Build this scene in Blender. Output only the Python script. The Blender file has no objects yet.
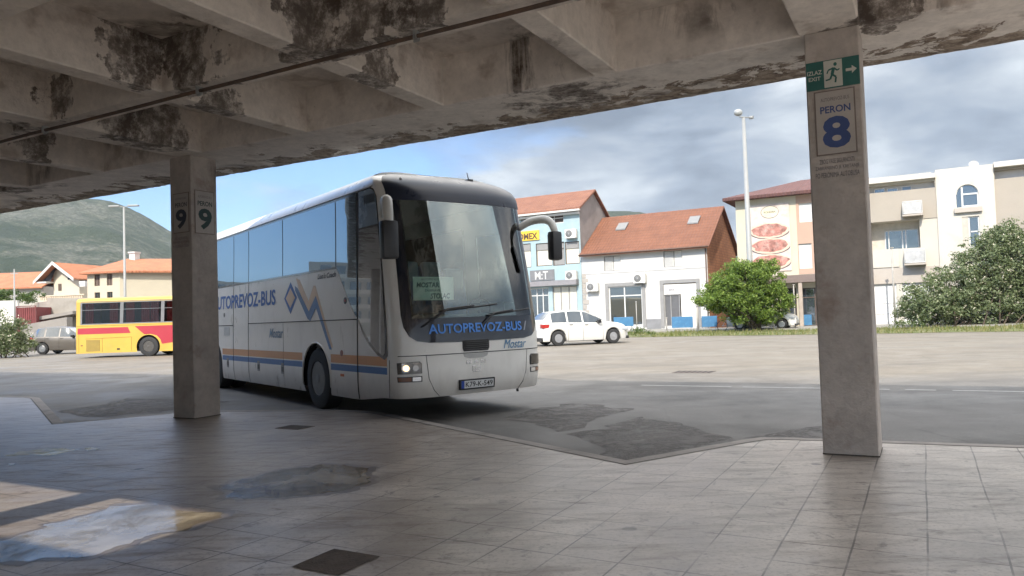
import bpy, bmesh, math, random
from math import sin, cos, pi, radians, sqrt, atan2
from mathutils import Vector, Matrix, noise
random.seed(7)
SC = bpy.context.scene
COL = SC.collection
EYE, ROAD = 1.40, -0.08
PITCH, ROLL, FPX = radians(2.1), radians(1.85), 750.0
TH = radians(28.6)                       # the platform grid is turned by this much
AX = Vector((cos(TH), -sin(TH), 0)); BX = Vector((sin(TH), cos(TH), 0))

# ---------------------------------------------------------------- camera
fw = Vector((0, cos(PITCH), sin(PITCH))); up0 = Vector((0, -sin(PITCH), cos(PITCH))); rx = Vector((1, 0, 0))
CR = rx*cos(ROLL) - up0*sin(ROLL); CU = rx*sin(ROLL) + up0*cos(ROLL)
CAMP = Vector((0, 0, EYE))
cd = bpy.data.cameras.new('camera'); cam = bpy.data.objects.new('camera', cd); COL.objects.link(cam)
M = Matrix(((CR.x, CU.x, -fw.x, 0), (CR.y, CU.y, -fw.y, 0), (CR.z, CU.z, -fw.z, EYE), (0, 0, 0, 1)))
cam.matrix_world = M
cd.sensor_width = 36; cd.lens = 36*FPX/1024; cd.clip_start = .05; cd.clip_end = 9000
SC.camera = cam

def ray(px, py): return CR*((px-512)/FPX) - CU*((py-288)/FPX) + fw
def onz(px, py, z=ROAD):
    d = ray(px, py); return CAMP + d*((z-EYE)/d.z)
def atY(px, py, Y):
    d = ray(px, py); return CAMP + d*(Y/d.y)
def onb(px, py, b):                      # point on the plane b = const, as (a, z)
    d = ray(px, py); p = CAMP + d*(b/d.dot(BX)); return p.dot(AX), p.z
def ona(px, py, a):                      # point on the plane a = const, as (b, z)
    d = ray(px, py); p = CAMP + d*(a/d.dot(AX)); return p.dot(BX), p.z
def W(a, b, z=0): return AX*a + BX*b + Vector((0, 0, z))

# ---------------------------------------------------------------- materials
def newmat(name):
    m = bpy.data.materials.new(name); m.use_nodes = True
    nt = m.node_tree; nt.nodes.clear()
    out = nt.nodes.new('ShaderNodeOutputMaterial'); bs = nt.nodes.new('ShaderNodeBsdfPrincipled')
    nt.links.new(bs.outputs[0], out.inputs[0])
    return m, nt, bs, out
def coords(nt, world=True, scale=(1, 1, 1), rotz=0):
    if world:
        g = nt.nodes.new('ShaderNodeNewGeometry'); src = g.outputs['Position']
    else:
        g = nt.nodes.new('ShaderNodeTexCoord'); src = g.outputs['Object']
    mp = nt.nodes.new('ShaderNodeMapping'); mp.inputs['Scale'].default_value = scale; mp.inputs['Rotation'].default_value = (0, 0, rotz)
    nt.links.new(src, mp.inputs['Vector'])
    return mp.outputs[0]
def noise_n(nt, vec, scale, detail=4, rough=.55, dist=0):
    n = nt.nodes.new('ShaderNodeTexNoise'); n.inputs['Scale'].default_value = scale
    n.inputs['Detail'].default_value = detail; n.inputs['Roughness'].default_value = rough; n.inputs['Distortion'].default_value = dist
    nt.links.new(vec, n.inputs['Vector']); return n.outputs['Fac']
def ramp(nt, fac, stops):
    r = nt.nodes.new('ShaderNodeValToRGB'); e = r.color_ramp.elements
    while len(e) < len(stops): e.new(.5)
    for el, (p, c) in zip(e, stops):
        el.position = p; el.color = (c, c, c, 1) if isinstance(c, (int, float)) else (*c, 1)
    nt.links.new(fac, r.inputs[0]); return r.outputs[0]
def mixc(nt, fac, a, b, mode='MIX'):
    n = nt.nodes.new('ShaderNodeMix'); n.data_type = 'RGBA'; n.blend_type = mode
    for inp, v in ((n.inputs[0], fac), (n.inputs[6], a), (n.inputs[7], b)):
        if isinstance(v, (int, float)): inp.default_value = v
        elif isinstance(v, tuple): inp.default_value = (*v, 1)
        else: nt.links.new(v, inp)
    return n.outputs[2]
def mth(nt, op, a, b=0., clamp=False):
    n = nt.nodes.new('ShaderNodeMath'); n.operation = op; n.use_clamp = clamp
    for i, v in enumerate((a, b)):
        if isinstance(v, (int, float)): n.inputs[i].default_value = v
        else: nt.links.new(v, n.inputs[i])
    return n.outputs[0]
def sepxyz(nt, v):
    n = nt.nodes.new('ShaderNodeSeparateXYZ'); nt.links.new(v, n.inputs[0]); return n.outputs
def bump(nt, bs, h, strength=.3, dist=.01):
    b = nt.nodes.new('ShaderNodeBump'); b.inputs['Strength'].default_value = strength; b.inputs['Distance'].default_value = dist
    nt.links.new(h, b.inputs['Height']); nt.links.new(b.outputs[0], bs.inputs['Normal'])
MATS = {}
def pm(name, base, rough=.6, var=.12, scale=4., metal=0., bmp=0., world=False, dirt=None, dirtscale=1.2, spec=.5, coat=0.):
    """a painted / plain surface with mottled colour, optional dirt patches and bump"""
    if name in MATS: return MATS[name]
    m, nt, bs, out = newmat(name)
    v = coords(nt, world)
    f = noise_n(nt, v, scale, 6, .6)
    c1 = tuple(min(1, x*(1+var)) for x in base); c2 = tuple(x*(1-var) for x in base)
    col = mixc(nt, ramp(nt, f, [(.3, 0.), (.7, 1.)]), c2, c1)
    if dirt:
        d = ramp(nt, noise_n(nt, v, dirtscale, 8, .68, .3), [(.5, 0.), (.72, .75)])
        col = mixc(nt, d, col, dirt)
    nt.links.new(col, bs.inputs['Base Color'])
    nt.links.new(ramp(nt, f, [(.2, max(.02, rough-.06)), (.8, min(1., rough+.08))]), bs.inputs['Roughness'])
    bs.inputs['Metallic'].default_value = metal; bs.inputs['Specular IOR Level'].default_value = spec
    if coat: bs.inputs['Coat Weight'].default_value = coat; bs.inputs['Coat Roughness'].default_value = .05
    if bmp: bump(nt, bs, noise_n(nt, v, scale*6, 5, .6), bmp, .02)
    MATS[name] = m; return m

def concrete_mat(name, base, mold, peel_b=None, mscale=.55, thr=.60, gloss=.85, stains=None):
    m, nt, bs, out = newmat(name)
    v = coords(nt, True); vr = coords(nt, True, rotz=TH)       # vr: x = a, y = b
    n1 = noise_n(nt, v, 3., 8, .65); n2 = noise_n(nt, v, 14, 6, .6)
    col = mixc(nt, ramp(nt, n1, [(.3, 0.), (.7, 1.)]), tuple(x*.80 for x in base), tuple(x*1.12 for x in base))
    col = mixc(nt, ramp(nt, n2, [(.45, 0.), (.75, .35)]), col, tuple(x*.6 for x in base))
    # drips, stretched downward
    vs = coords(nt, True, (1, 1, .22))
    s = noise_n(nt, vs, 1.7, 10, .72, .5)
    big = noise_n(nt, v, mscale, 3, .5)
    msk = mth(nt, 'MULTIPLY', ramp(nt, s, [(.47, 0.), (.56, 1.)]), ramp(nt, big, [(thr-.05, 0.), (thr+.03, 1.)]))
    edge = ramp(nt, noise_n(nt, v, 9, 6, .7), [(.3, .55), (.6, 1.)])
    col = mixc(nt, mth(nt, 'MULTIPLY', msk, edge), col, mold)
    rust = mth(nt, 'MULTIPLY', ramp(nt, noise_n(nt, v, 2.3, 6, .6), [(.56, 0.), (.68, .6)]), .7)
    col = mixc(nt, rust, col, (.20, .12, .075))
    for (px_, py_, pz_, r_) in (stains or ()):
        ds = nt.nodes.new('ShaderNodeVectorMath'); ds.operation = 'DISTANCE'; ds.inputs[1].default_value = (px_, py_, pz_*.75)
        sc_ = nt.nodes.new('ShaderNodeVectorMath'); sc_.operation = 'MULTIPLY'; sc_.inputs[1].default_value = (1, 1, .75); nt.links.new(v, sc_.inputs[0]); nt.links.new(sc_.outputs[0], ds.inputs[0])
        t_ = mth(nt, 'SUBTRACT', 1., mth(nt, 'DIVIDE', ds.outputs['Value'], r_))
        t_ = mth(nt, 'ADD', mth(nt, 'ADD', t_, mth(nt, 'MULTIPLY', mth(nt, 'SUBTRACT', s, .5), 1.6)), mth(nt, 'MULTIPLY', mth(nt, 'SUBTRACT', n1, .5), 3.0))
        t_ = ramp(nt, t_, [(.10, 0.), (.22, .9)])
        gr = ramp(nt, noise_n(nt, v, 5, 9, .78), [(.38, .15), (.5, .8), (.58, 1.)])
        col = mixc(nt, mth(nt, 'MULTIPLY', t_, gr), col, mixc(nt, noise_n(nt, v, 2.2, 6, .7), tuple(x*.35 for x in mold), tuple(x*1.5 for x in mold)))
    h = n2
    if peel_b is not None:
        y = sepxyz(nt, vr)[1]
        g = mth(nt, 'MULTIPLY', mth(nt, 'SUBTRACT', y, peel_b), 1/1.3, True)
        pn = noise_n(nt, coords(nt, True, (1, 1, 1), TH), 2.1, 10, .7, .6)
        t = mth(nt, 'ADD', mth(nt, 'MULTIPLY', g, .38), pn)
        pk = ramp(nt, t, [(.685, 0.), (.70, 1.)])
        shade = ramp(nt, noise_n(nt, v, 6, 8, .75), [(.32, (.05, .04, .034)), (.45, (.20, .15, .115)), (.6, (.42, .35, .28))])
        col = mixc(nt, pk, col, shade)
        h = mth(nt, 'SUBTRACT', mth(nt, 'MULTIPLY', n2, .3), pk)
    nt.links.new(col, bs.inputs['Base Color']); bs.inputs['Roughness'].default_value = gloss
    bs.inputs['Specular IOR Level'].default_value = .3
    bump(nt, bs, h, .55, .03)
    return m

def glass_mirror(name, tint=(.03, .04, .05), mirror=.4, rough=.02, wave=0., tone=(.86, .93, 1)):
    """coated window glass: dark body with a strong clear reflection"""
    if name in MATS: return MATS[name]
    m, nt, bs, out = newmat(name)
    bs.inputs['Base Color'].default_value = (*tint, 1); bs.inputs['Roughness'].default_value = .12
    g = nt.nodes.new('ShaderNodeBsdfGlossy'); g.inputs['Roughness'].default_value = rough; g.inputs['Color'].default_value = (*tone, 1)
    lw = nt.nodes.new('ShaderNodeLayerWeight'); lw.inputs['Blend'].default_value = .35
    f = mth(nt, 'ADD', mth(nt, 'MULTIPLY', lw.outputs['Fresnel'], 1-mirror), mirror, True)
    mx = nt.nodes.new('ShaderNodeMixShader'); nt.links.new(f, mx.inputs[0]); nt.links.new(bs.outputs[0], mx.inputs[1]); nt.links.new(g.outputs[0], mx.inputs[2])
    nt.links.new(mx.outputs[0], out.inputs[0])
    if wave:
        b = nt.nodes.new('ShaderNodeBump'); b.inputs['Strength'].default_value = wave; b.inputs['Distance'].default_value = .02
        nt.links.new(noise_n(nt, coords(nt, False), 1.3, 2, .4), b.inputs['Height']); nt.links.new(b.outputs[0], g.inputs['Normal'])
    MATS[name] = m; return m
def glass_clear(name, tint=(.55, .66, .62), mirror=.12):
    if name in MATS: return MATS[name]
    m, nt, bs, out = newmat(name)
    tr = nt.nodes.new('ShaderNodeBsdfTransparent'); tr.inputs[0].default_value = (*tint, 1)
    g = nt.nodes.new('ShaderNodeBsdfGlossy'); g.inputs['Roughness'].default_value = .015
    lw = nt.nodes.new('ShaderNodeLayerWeight'); lw.inputs['Blend'].default_value = .3
    f = mth(nt, 'ADD', lw.outputs['Fresnel'], mirror, True)
    mx = nt.nodes.new('ShaderNodeMixShader'); nt.links.new(f, mx.inputs[0]); nt.links.new(tr.outputs[0], mx.inputs[1]); nt.links.new(g.outputs[0], mx.inputs[2])
    nt.links.new(mx.outputs[0], out.inputs[0]); MATS[name] = m; return m
def emis(name, col, s):
    if name in MATS: return MATS[name]
    m, nt, bs, out = newmat(name)
    bs.inputs['Base Color'].default_value = (*col, 1); bs.inputs['Emission Color'].default_value = (*col, 1); bs.inputs['Emission Strength'].default_value = s
    MATS[name] = m; return m
def tile_mat(name, c1=(.42, .15, .07), c2=(.30, .10, .05), sx=4.0, sy=2.6, rot=0.):
    """clay roof tiles: rows of half-round tiles as wave bump in the object's own axes"""
    if name in MATS: return MATS[name]
    m, nt, bs, out = newmat(name)
    v = coords(nt, False, (1, 1, 1), rot)
    n = noise_n(nt, v, 1.1, 6, .65); n2 = noise_n(nt, v, 9, 3, .6)
    col = mixc(nt, ramp(nt, n, [(.3, 0.), (.7, 1.)]), c2, c1)
    col = mixc(nt, ramp(nt, n2, [(.5, 0.), (.8, .5)]), col, tuple(x*.45 for x in c1))
    x, y, z = sepxyz(nt, v)[0:3]
    wx = mth(nt, 'SINE', mth(nt, 'MULTIPLY', x, 2*pi*sx)); wy = mth(nt, 'FRACT', mth(nt, 'MULTIPLY', y, sy))
    col = mixc(nt, ramp(nt, wy, [(.0, .5), (.15, 0.), (.9, 0.), (1., .5)]), col, tuple(x*.45 for x in c2))
    nt.links.new(col, bs.inputs['Base Color']); bs.inputs['Roughness'].default_value = .85
    bump(nt, bs, mth(nt, 'ADD', wx, wy), .5, .04)
    MATS[name] = m; return m

# ---------------------------------------------------------------- object helpers
def link(name, me, mats, parent=None, loc=None, rotz=None, smooth=False):
    o = bpy.data.objects.new(name, me); COL.objects.link(o)
    if not isinstance(mats, (list, tuple)): mats = [mats]
    for m in mats: me.materials.append(m)
    if parent is not None: o.parent = parent
    if loc is not None: o.location = loc
    if rotz is not None: o.rotation_euler = (0, 0, rotz)
    if smooth:
        for p in me.polygons: p.use_smooth = True
    return o
def obj(name, bm, mats, parent=None, loc=None, rotz=None, smooth=False, recalc=True, sharp=None):
    if recalc: bmesh.ops.recalc_face_normals(bm, faces=bm.faces)
    me = bpy.data.meshes.new(name); bm.to_mesh(me); bm.free()
    o = link(name, me, mats, parent, loc, rotz, smooth)
    if smooth and sharp: 
        try: me.set_sharp_from_angle(angle=radians(sharp))
        except Exception: pass
    return o
def thing(name, label, cat, loc=(0, 0, 0), rotz=0, group=None):
    o = bpy.data.objects.new(name, None); COL.objects.link(o); o.empty_display_size = .3
    o.location = loc; o.rotation_euler = (0, 0, rotz); o['label'] = label; o['category'] = cat
    if group: o['group'] = group
    return o
def tag(o, label, cat, group=None):
    o['label'] = label; o['category'] = cat
    if group: o['group'] = group
    return o
def struct(o, kind='structure'): o['kind'] = kind; return o
def dup(root, loc, rotz, label, group=None):
    def cp(o, par):
        c = o.copy(); COL.objects.link(c)
        if par is not None: c.parent = par
        for ch in list(o.children): cp(ch, c)
        return c
    r = cp(root, None); r.location = loc; r.rotation_euler = (0, 0, rotz); r['label'] = label
    if group: r['group'] = group
    return r
def box(bm, x0, x1, y0, y1, z0, z1, mi=0, bev=0.):
    vs = [bm.verts.new(p) for p in ((x0, y0, z0), (x1, y0, z0), (x1, y1, z0), (x0, y1, z0), (x0, y0, z1), (x1, y0, z1), (x1, y1, z1), (x0, y1, z1))]
    fs = [bm.faces.new([vs[i] for i in q]) for q in ((3, 2, 1, 0), (4, 5, 6, 7), (0, 1, 5, 4), (1, 2, 6, 5), (2, 3, 7, 6), (3, 0, 4, 7))]
    for f in fs: f.material_index = mi
    if bev:
        es = list({e for f in fs for e in f.edges})
        bmesh.ops.bevel(bm, geom=es, offset=bev, segments=2, affect='EDGES', profile=.6)
    return vs
def bx(x0, x1, y0, y1, z0, z1, bev=0.):
    bm = bmesh.new(); box(bm, x0, x1, y0, y1, z0, z1, 0, bev); return bm
def quad(bm, pts, mi=0):
    f = bm.faces.new([bm.verts.new(p) for p in pts]); f.material_index = mi; return f
def prism(bm, poly, y0, y1, axis='y', mi=0):
    """outline (u, v) extruded: axis 'y' -> (u, y, v); 'x' -> (x, u, v); 'z' -> (u, v, z)"""
    def P(u, v, w): return {'y': (u, w, v), 'x': (w, u, v), 'z': (u, v, w)}[axis]
    a = [bm.verts.new(P(u, v, y0)) for u, v in poly]; b = [bm.verts.new(P(u, v, y1)) for u, v in poly]
    n = len(poly); fs = [bm.faces.new(a), bm.faces.new(b[::-1])]
    for i in range(n): fs.append(bm.faces.new((a[i], b[i], b[(i+1) % n], a[(i+1) % n])))
    for f in fs: f.material_index = mi
def tube(bm, pts, rad, seg=8, mi=0, caps=True):
    pts = [Vector(p) for p in pts]; rads = rad if isinstance(rad, (list, tuple)) else [rad]*len(pts)
    rings = []
    for i, p in enumerate(pts):
        d = (pts[min(i+1, len(pts)-1)] - pts[max(i-1, 0)]).normalized()
        u = d.orthogonal().normalized() if i == 0 else (rings_u - d*rings_u.dot(d)).normalized()
        rings_u = u; w = d.cross(u)
        rings.append([bm.verts.new(p + (u*cos(2*pi*k/seg) + w*sin(2*pi*k/seg))*rads[i]) for k in range(seg)])
    for a, b in zip(rings, rings[1:]):
        for k in range(seg):
            f = bm.faces.new((a[k], a[(k+1) % seg], b[(k+1) % seg], b[k])); f.material_index = mi; f.smooth = True
    if caps:
        for r in (rings[0][::-1], rings[-1]):
            f = bm.faces.new(r); f.material_index = mi
def lathe_y(bm, prof, cx=0, cz=0, cy=0, seg=32, mi=0, caps=True):
    """profile of (radius, y) spun about the y axis (a wheel)"""
    rings = []
    for r, y in prof:
        rings.append([bm.verts.new((cx + r*cos(2*pi*k/seg), cy+y, cz + r*sin(2*pi*k/seg))) for k in range(seg)])
    for a, b in zip(rings, rings[1:]):
        for k in range(seg):
            f = bm.faces.new((a[k], a[(k+1) % seg], b[(k+1) % seg], b[k])); f.material_index = mi; f.smooth = True
    for r in (rings[0], rings[-1]) if caps else ():
        if (r[0].co - r[seg//2].co).length > .002:
            f = bm.faces.new(r); f.material_index = mi
def gridcut(bm, step, axes=(0, 1)):
    for ax in axes:
        lo = min(v.co[ax] for v in bm.verts); hi = max(v.co[ax] for v in bm.verts)
        n = int((hi-lo)/step)
        for k in range(1, n+1):
            c = [0, 0, 0]; c[ax] = lo + (hi-lo)*k/(n+1); no = [0, 0, 0]; no[ax] = 1
            bmesh.ops.bisect_plane(bm, geom=bm.verts[:]+bm.edges[:]+bm.faces[:], plane_co=c, plane_no=no, dist=1e-5)
def panel(name, poly, fn, off, mat, parent, step=.15, thick=.012, smooth=True):
    """outline in surface coordinates (u, v), cut into a grid and wrapped on fn(u, v, offset)"""
    bm = bmesh.new(); bm.faces.new([bm.verts.new((u, v, 0)) for u, v in poly])
    gridcut(bm, step)
    bmesh.ops.triangulate(bm, faces=[f for f in bm.faces if len(f.verts) > 4])
    if thick:
        r = bmesh.ops.extrude_face_region(bm, geom=bm.faces[:])
        nv = set(v for v in r['geom'] if isinstance(v, bmesh.types.BMVert))
        for v in bm.verts: v.co.z = off if v in nv else off-thick
    else:
        for v in bm.verts: v.co.z = off
    for v in bm.verts: v.co = Vector(fn(v.co.x, v.co.y, v.co.z))
    return obj(name, bm, mat, parent, smooth=smooth, sharp=35)
_tc = {}
def textgeo(s, bold=0., shear=0., spacing=1.):
    key = (s, bold, shear, spacing)
    if key in _tc: return _tc[key]
    c = bpy.data.curves.new('t', 'FONT'); c.body = s; c.size = 1; c.offset = bold; c.shear = shear; c.resolution_u = 3; c.space_character = spacing
    o = bpy.data.objects.new('t', c); COL.objects.link(o)
    dg = bpy.context.evaluated_depsgraph_get(); me = bpy.data.meshes.new_from_object(o.evaluated_get(dg))
    vs = [v.co.copy() for v in me.vertices]; fs = [tuple(p.vertices) for p in me.polygons]
    bpy.data.objects.remove(o); bpy.data.curves.remove(c); bpy.data.meshes.remove(me)
    x0 = min(v.x for v in vs); x1 = max(v.x for v in vs); y0 = min(v.y for v in vs); y1 = max(v.y for v in vs)
    g = ([((v.x-x0)/(x1-x0), (v.y-y0)/(y1-y0)) for v in vs], fs); _tc[key] = g; return g
def text(name, s, u0, u1, v0, v1, fn, off, mat, parent, bold=.0, shear=0., spacing=1., slope=0.):
    """lettering stretched into the box u0..u1, v0..v1 of a surface"""
    vs, fs = textgeo(s, bold, shear, spacing); bm = bmesh.new()
    vv = [bm.verts.new(fn(u0+(u1-u0)*x, v0+(v1-v0)*y+slope*x, off)) for x, y in vs]
    for f in fs:
        try: bm.faces.new([vv[i] for i in f])
        except ValueError: pass
    return obj(name, bm, mat, parent)
def smoothstep(a, b, x):
    t = max(0, min(1, (x-a)/(b-a))); return t*t*(3-2*t)

# common materials
WHITE = pm('white_paint', (.72, .70, .66), .5, .05, 2)
BLACKR = pm('black_rubber', (.022, .022, .023), .75, .2, 8, bmp=.1)
BLACKP = pm('black_plastic', (.02, .02, .022), .35, .2, 8)
DARK = pm('dark_void', (.012, .012, .012), .9, .2, 5)
STEEL = pm('galvanised_steel', (.42, .43, .43), .5, .15, 6, metal=.7)
CHROME = pm('chrome_trim', (.7, .7, .7), .15, .05, 6, metal=1.)
ALLOY = pm('alloy_rim', (.45, .45, .46), .35, .1, 6, metal=.8)
# ================================================================ light, sky
SUN_EL = radians(40); TOSUN_AZ = Vector((-.31, -.95)).normalized()
w = bpy.data.worlds.new('World'); SC.world = w; w.use_nodes = True
nt = w.node_tree; nt.nodes.clear()
wo = nt.nodes.new('ShaderNodeOutputWorld'); bg = nt.nodes.new('ShaderNodeBackground'); nt.links.new(bg.outputs[0], wo.inputs[0])
sky = nt.nodes.new('ShaderNodeTexSky'); sky.sky_type = 'NISHITA'; sky.sun_disc = False
sky.sun_elevation = SUN_EL; sky.sun_rotation = atan2(TOSUN_AZ.x, TOSUN_AZ.y); sky.air_density = 1.0; sky.dust_density = .6; sky.ozone_density = 2.2; sky.altitude = 50
tc = nt.nodes.new('ShaderNodeTexCoord'); D = sepxyz(nt, tc.outputs['Generated'])
den = mth(nt, 'ADD', mth(nt, 'MAXIMUM', D[2], 0.), .16)
cv = nt.nodes.new('ShaderNodeCombineXYZ')
nt.links.new(mth(nt, 'DIVIDE', D[0], den), cv.inputs[0]); nt.links.new(mth(nt, 'DIVIDE', D[1], den), cv.inputs[1]); nt.links.new(mth(nt, 'MULTIPLY', D[2], 1.5), cv.inputs[2])
P = cv.outputs[0]
n1 = noise_n(nt, P, .85, 9, .56, .25); n2 = noise_n(nt, P, 1.7, 9, .58, .3); n3 = noise_n(nt, P, .9, 5, .5, .1)
cover = mth(nt, 'ADD', mth(nt, 'ADD', n1, ramp(nt, D[2], [(.30, 0.), (.60, .5)])), mth(nt, 'MULTIPLY', mth(nt, 'MINIMUM', mth(nt, 'ADD', D[0], .20), .42), .85))
mask = ramp(nt, cover, [(.47, 0.), (.62, 1.)])
ccol = ramp(nt, mth(nt, 'ADD', mth(nt, 'MULTIPLY', n2, .6), mth(nt, 'MULTIPLY', n3, .4)), [(.40, (.80, 1.0, 1.3)), (.47, (1.35, 1.6, 1.95)), (.53, (1.95, 2.15, 2.4)), (.61, (3.1, 3.25, 3.35))])
thin = ramp(nt, mask, [(0., (5.0, 5.3, 5.6)), (.55, (3.9, 4.2, 4.6)), (1., (0, 0, 0))])
ccol2 = mixc(nt, mask, thin, ccol)
skyc = mixc(nt, 1., sky.outputs[0], (.46, .60, .74), 'MULTIPLY')
# out-of-view sky overhead brightened and warmed to lift the shade
c = mixc(nt, mask, skyc, ccol)
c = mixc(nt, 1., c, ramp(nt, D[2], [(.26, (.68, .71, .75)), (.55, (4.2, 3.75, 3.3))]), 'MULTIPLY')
hz = ramp(nt, D[2], [(0., .25), (.06, .0)])
c = mixc(nt, hz, c, (2.3, 2.6, 2.95))
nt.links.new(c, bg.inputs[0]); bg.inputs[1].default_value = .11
w.cycles.sampling_method = 'MANUAL'; w.cycles.sample_map_resolution = 1024

sl = bpy.data.lights.new('sun', 'SUN'); sl.energy = 2.0; sl.angle = radians(.53); sl.color = (1, .93, .82)
so = bpy.data.objects.new('sun', sl); COL.objects.link(so)
tosun = Vector((TOSUN_AZ.x*cos(SUN_EL), TOSUN_AZ.y*cos(SUN_EL), sin(SUN_EL)))
so.rotation_euler = tosun.to_track_quat('Z', 'Y').to_euler(); so.location = (0, 0, 30)
SC.view_settings.view_transform = 'Standard'; SC.view_settings.look = 'None'; SC.view_settings.gamma = 1
SC.view_settings.exposure = 1.68; SC.view_settings.use_curve_mapping = False

# ================================================================ ground
def asphalt(name):
    m, nt, bs, out = newmat(name)
    v = coords(nt, True); vr = coords(nt, True, (1, 1, 1), TH)
    fine = noise_n(nt, v, 60, 4, .7); mid = noise_n(nt, v, 1.5, 8, .65); big = noise_n(nt, v, .12, 5, .55)
    b = sepxyz(nt, vr)[1]
    base = mixc(nt, ramp(nt, mid, [(.3, 0.), (.7, 1.)]), (.092, .089, .086), (.175, .169, .160))
    # yard beyond the canopy shadow painted a sunlit tan, darker grey inside it
    far = mth(nt, 'ADD', mth(nt, 'MULTIPLY', mth(nt, 'SUBTRACT', b, 13.), .09), mth(nt, 'MULTIPLY', big, 1.2))
    sunlit_tan = mixc(nt, ramp(nt, mid, [(.25, 0.), (.75, 1.)]), (.170, .145, .114), (.25, .218, .174))
    col = mixc(nt, ramp(nt, far, [(.62, 0.), (1.0, 1.)]), base, sunlit_tan)
    # patched, darker asphalt and oil by the kerb
    oil = noise_n(nt, v, .5, 8, .62, .6)
    near = ramp(nt, mth(nt, 'MULTIPLY', mth(nt, 'SUBTRACT', b, 5.), .07), [(.0, 1.), (.42, .85), (.62, 0.)])
    col = mixc(nt, mth(nt, 'MULTIPLY', ramp(nt, oil, [(.46, 0.), (.58, .85)]), near), col, (.060, .054, .052))
    tracks = noise_n(nt, coords(nt, True, (.13, 1.3, 1), TH), 1.0, 6, .6)
    col = mixc(nt, ramp(nt, tracks, [(.48, 0.), (.66, .5)]), col, (.095, .088, .082))
    cr = nt.nodes.new('ShaderNodeTexVoronoi'); cr.feature = 'DISTANCE_TO_EDGE'; cr.inputs['Scale'].default_value = .45
    wv = nt.nodes.new('ShaderNodeMix'); wv.data_type = 'VECTOR'; wv.inputs[0].default_value = .12
    nz = nt.nodes.new('ShaderNodeTexNoise'); nz.inputs['Scale'].default_value = 2.5; nz.inputs['Detail'].default_value = 6; nt.links.new(v, nz.inputs['Vector'])
    nt.links.new(v, wv.inputs[4]); nt.links.new(nz.outputs['Color'], wv.inputs[5]); nt.links.new(wv.outputs[1], cr.inputs['Vector'])
    ck = mth(nt, 'MULTIPLY', ramp(nt, cr.outputs[0], [(.0, .7), (.006, 0.)]), ramp(nt, big, [(.45, 0.), (.6, 1.)]))
    col = mixc(nt, ck, col, (.05, .048, .045))
    col = mixc(nt, ramp(nt, fine, [(.4, .55), (.58, 0.)]), col, (.06, .056, .052))
    nt.links.new(col, bs.inputs['Base Color'])
    nt.links.new(ramp(nt, oil, [(.4, .85), (.6, .55)]), bs.inputs['Roughness'])
    bump(nt, bs, mth(nt, 'ADD', fine, mth(nt, 'MULTIPLY', mid, 2.)), .5, .012)
    return m
bm = bmesh.new()
N = 40
def gz(x, y):
    r = Vector((x, y)).length
    return ROAD - .012*max(0, r-400)*.0
gs = [-3000, -1500, -700, -300, -120, -60, -30, 0, 30, 60, 120, 300, 700, 1500, 3000]
gv = [[bm.verts.new((x, y+200, ROAD)) for x in gs] for y in gs]
for j in range(len(gs)-1):
    for i in range(len(gs)-1): bm.faces.new((gv[j][i], gv[j][i+1], gv[j+1][i+1], gv[j+1][i]))
struct(obj('road', bm, asphalt('old_asphalt')))

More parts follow.
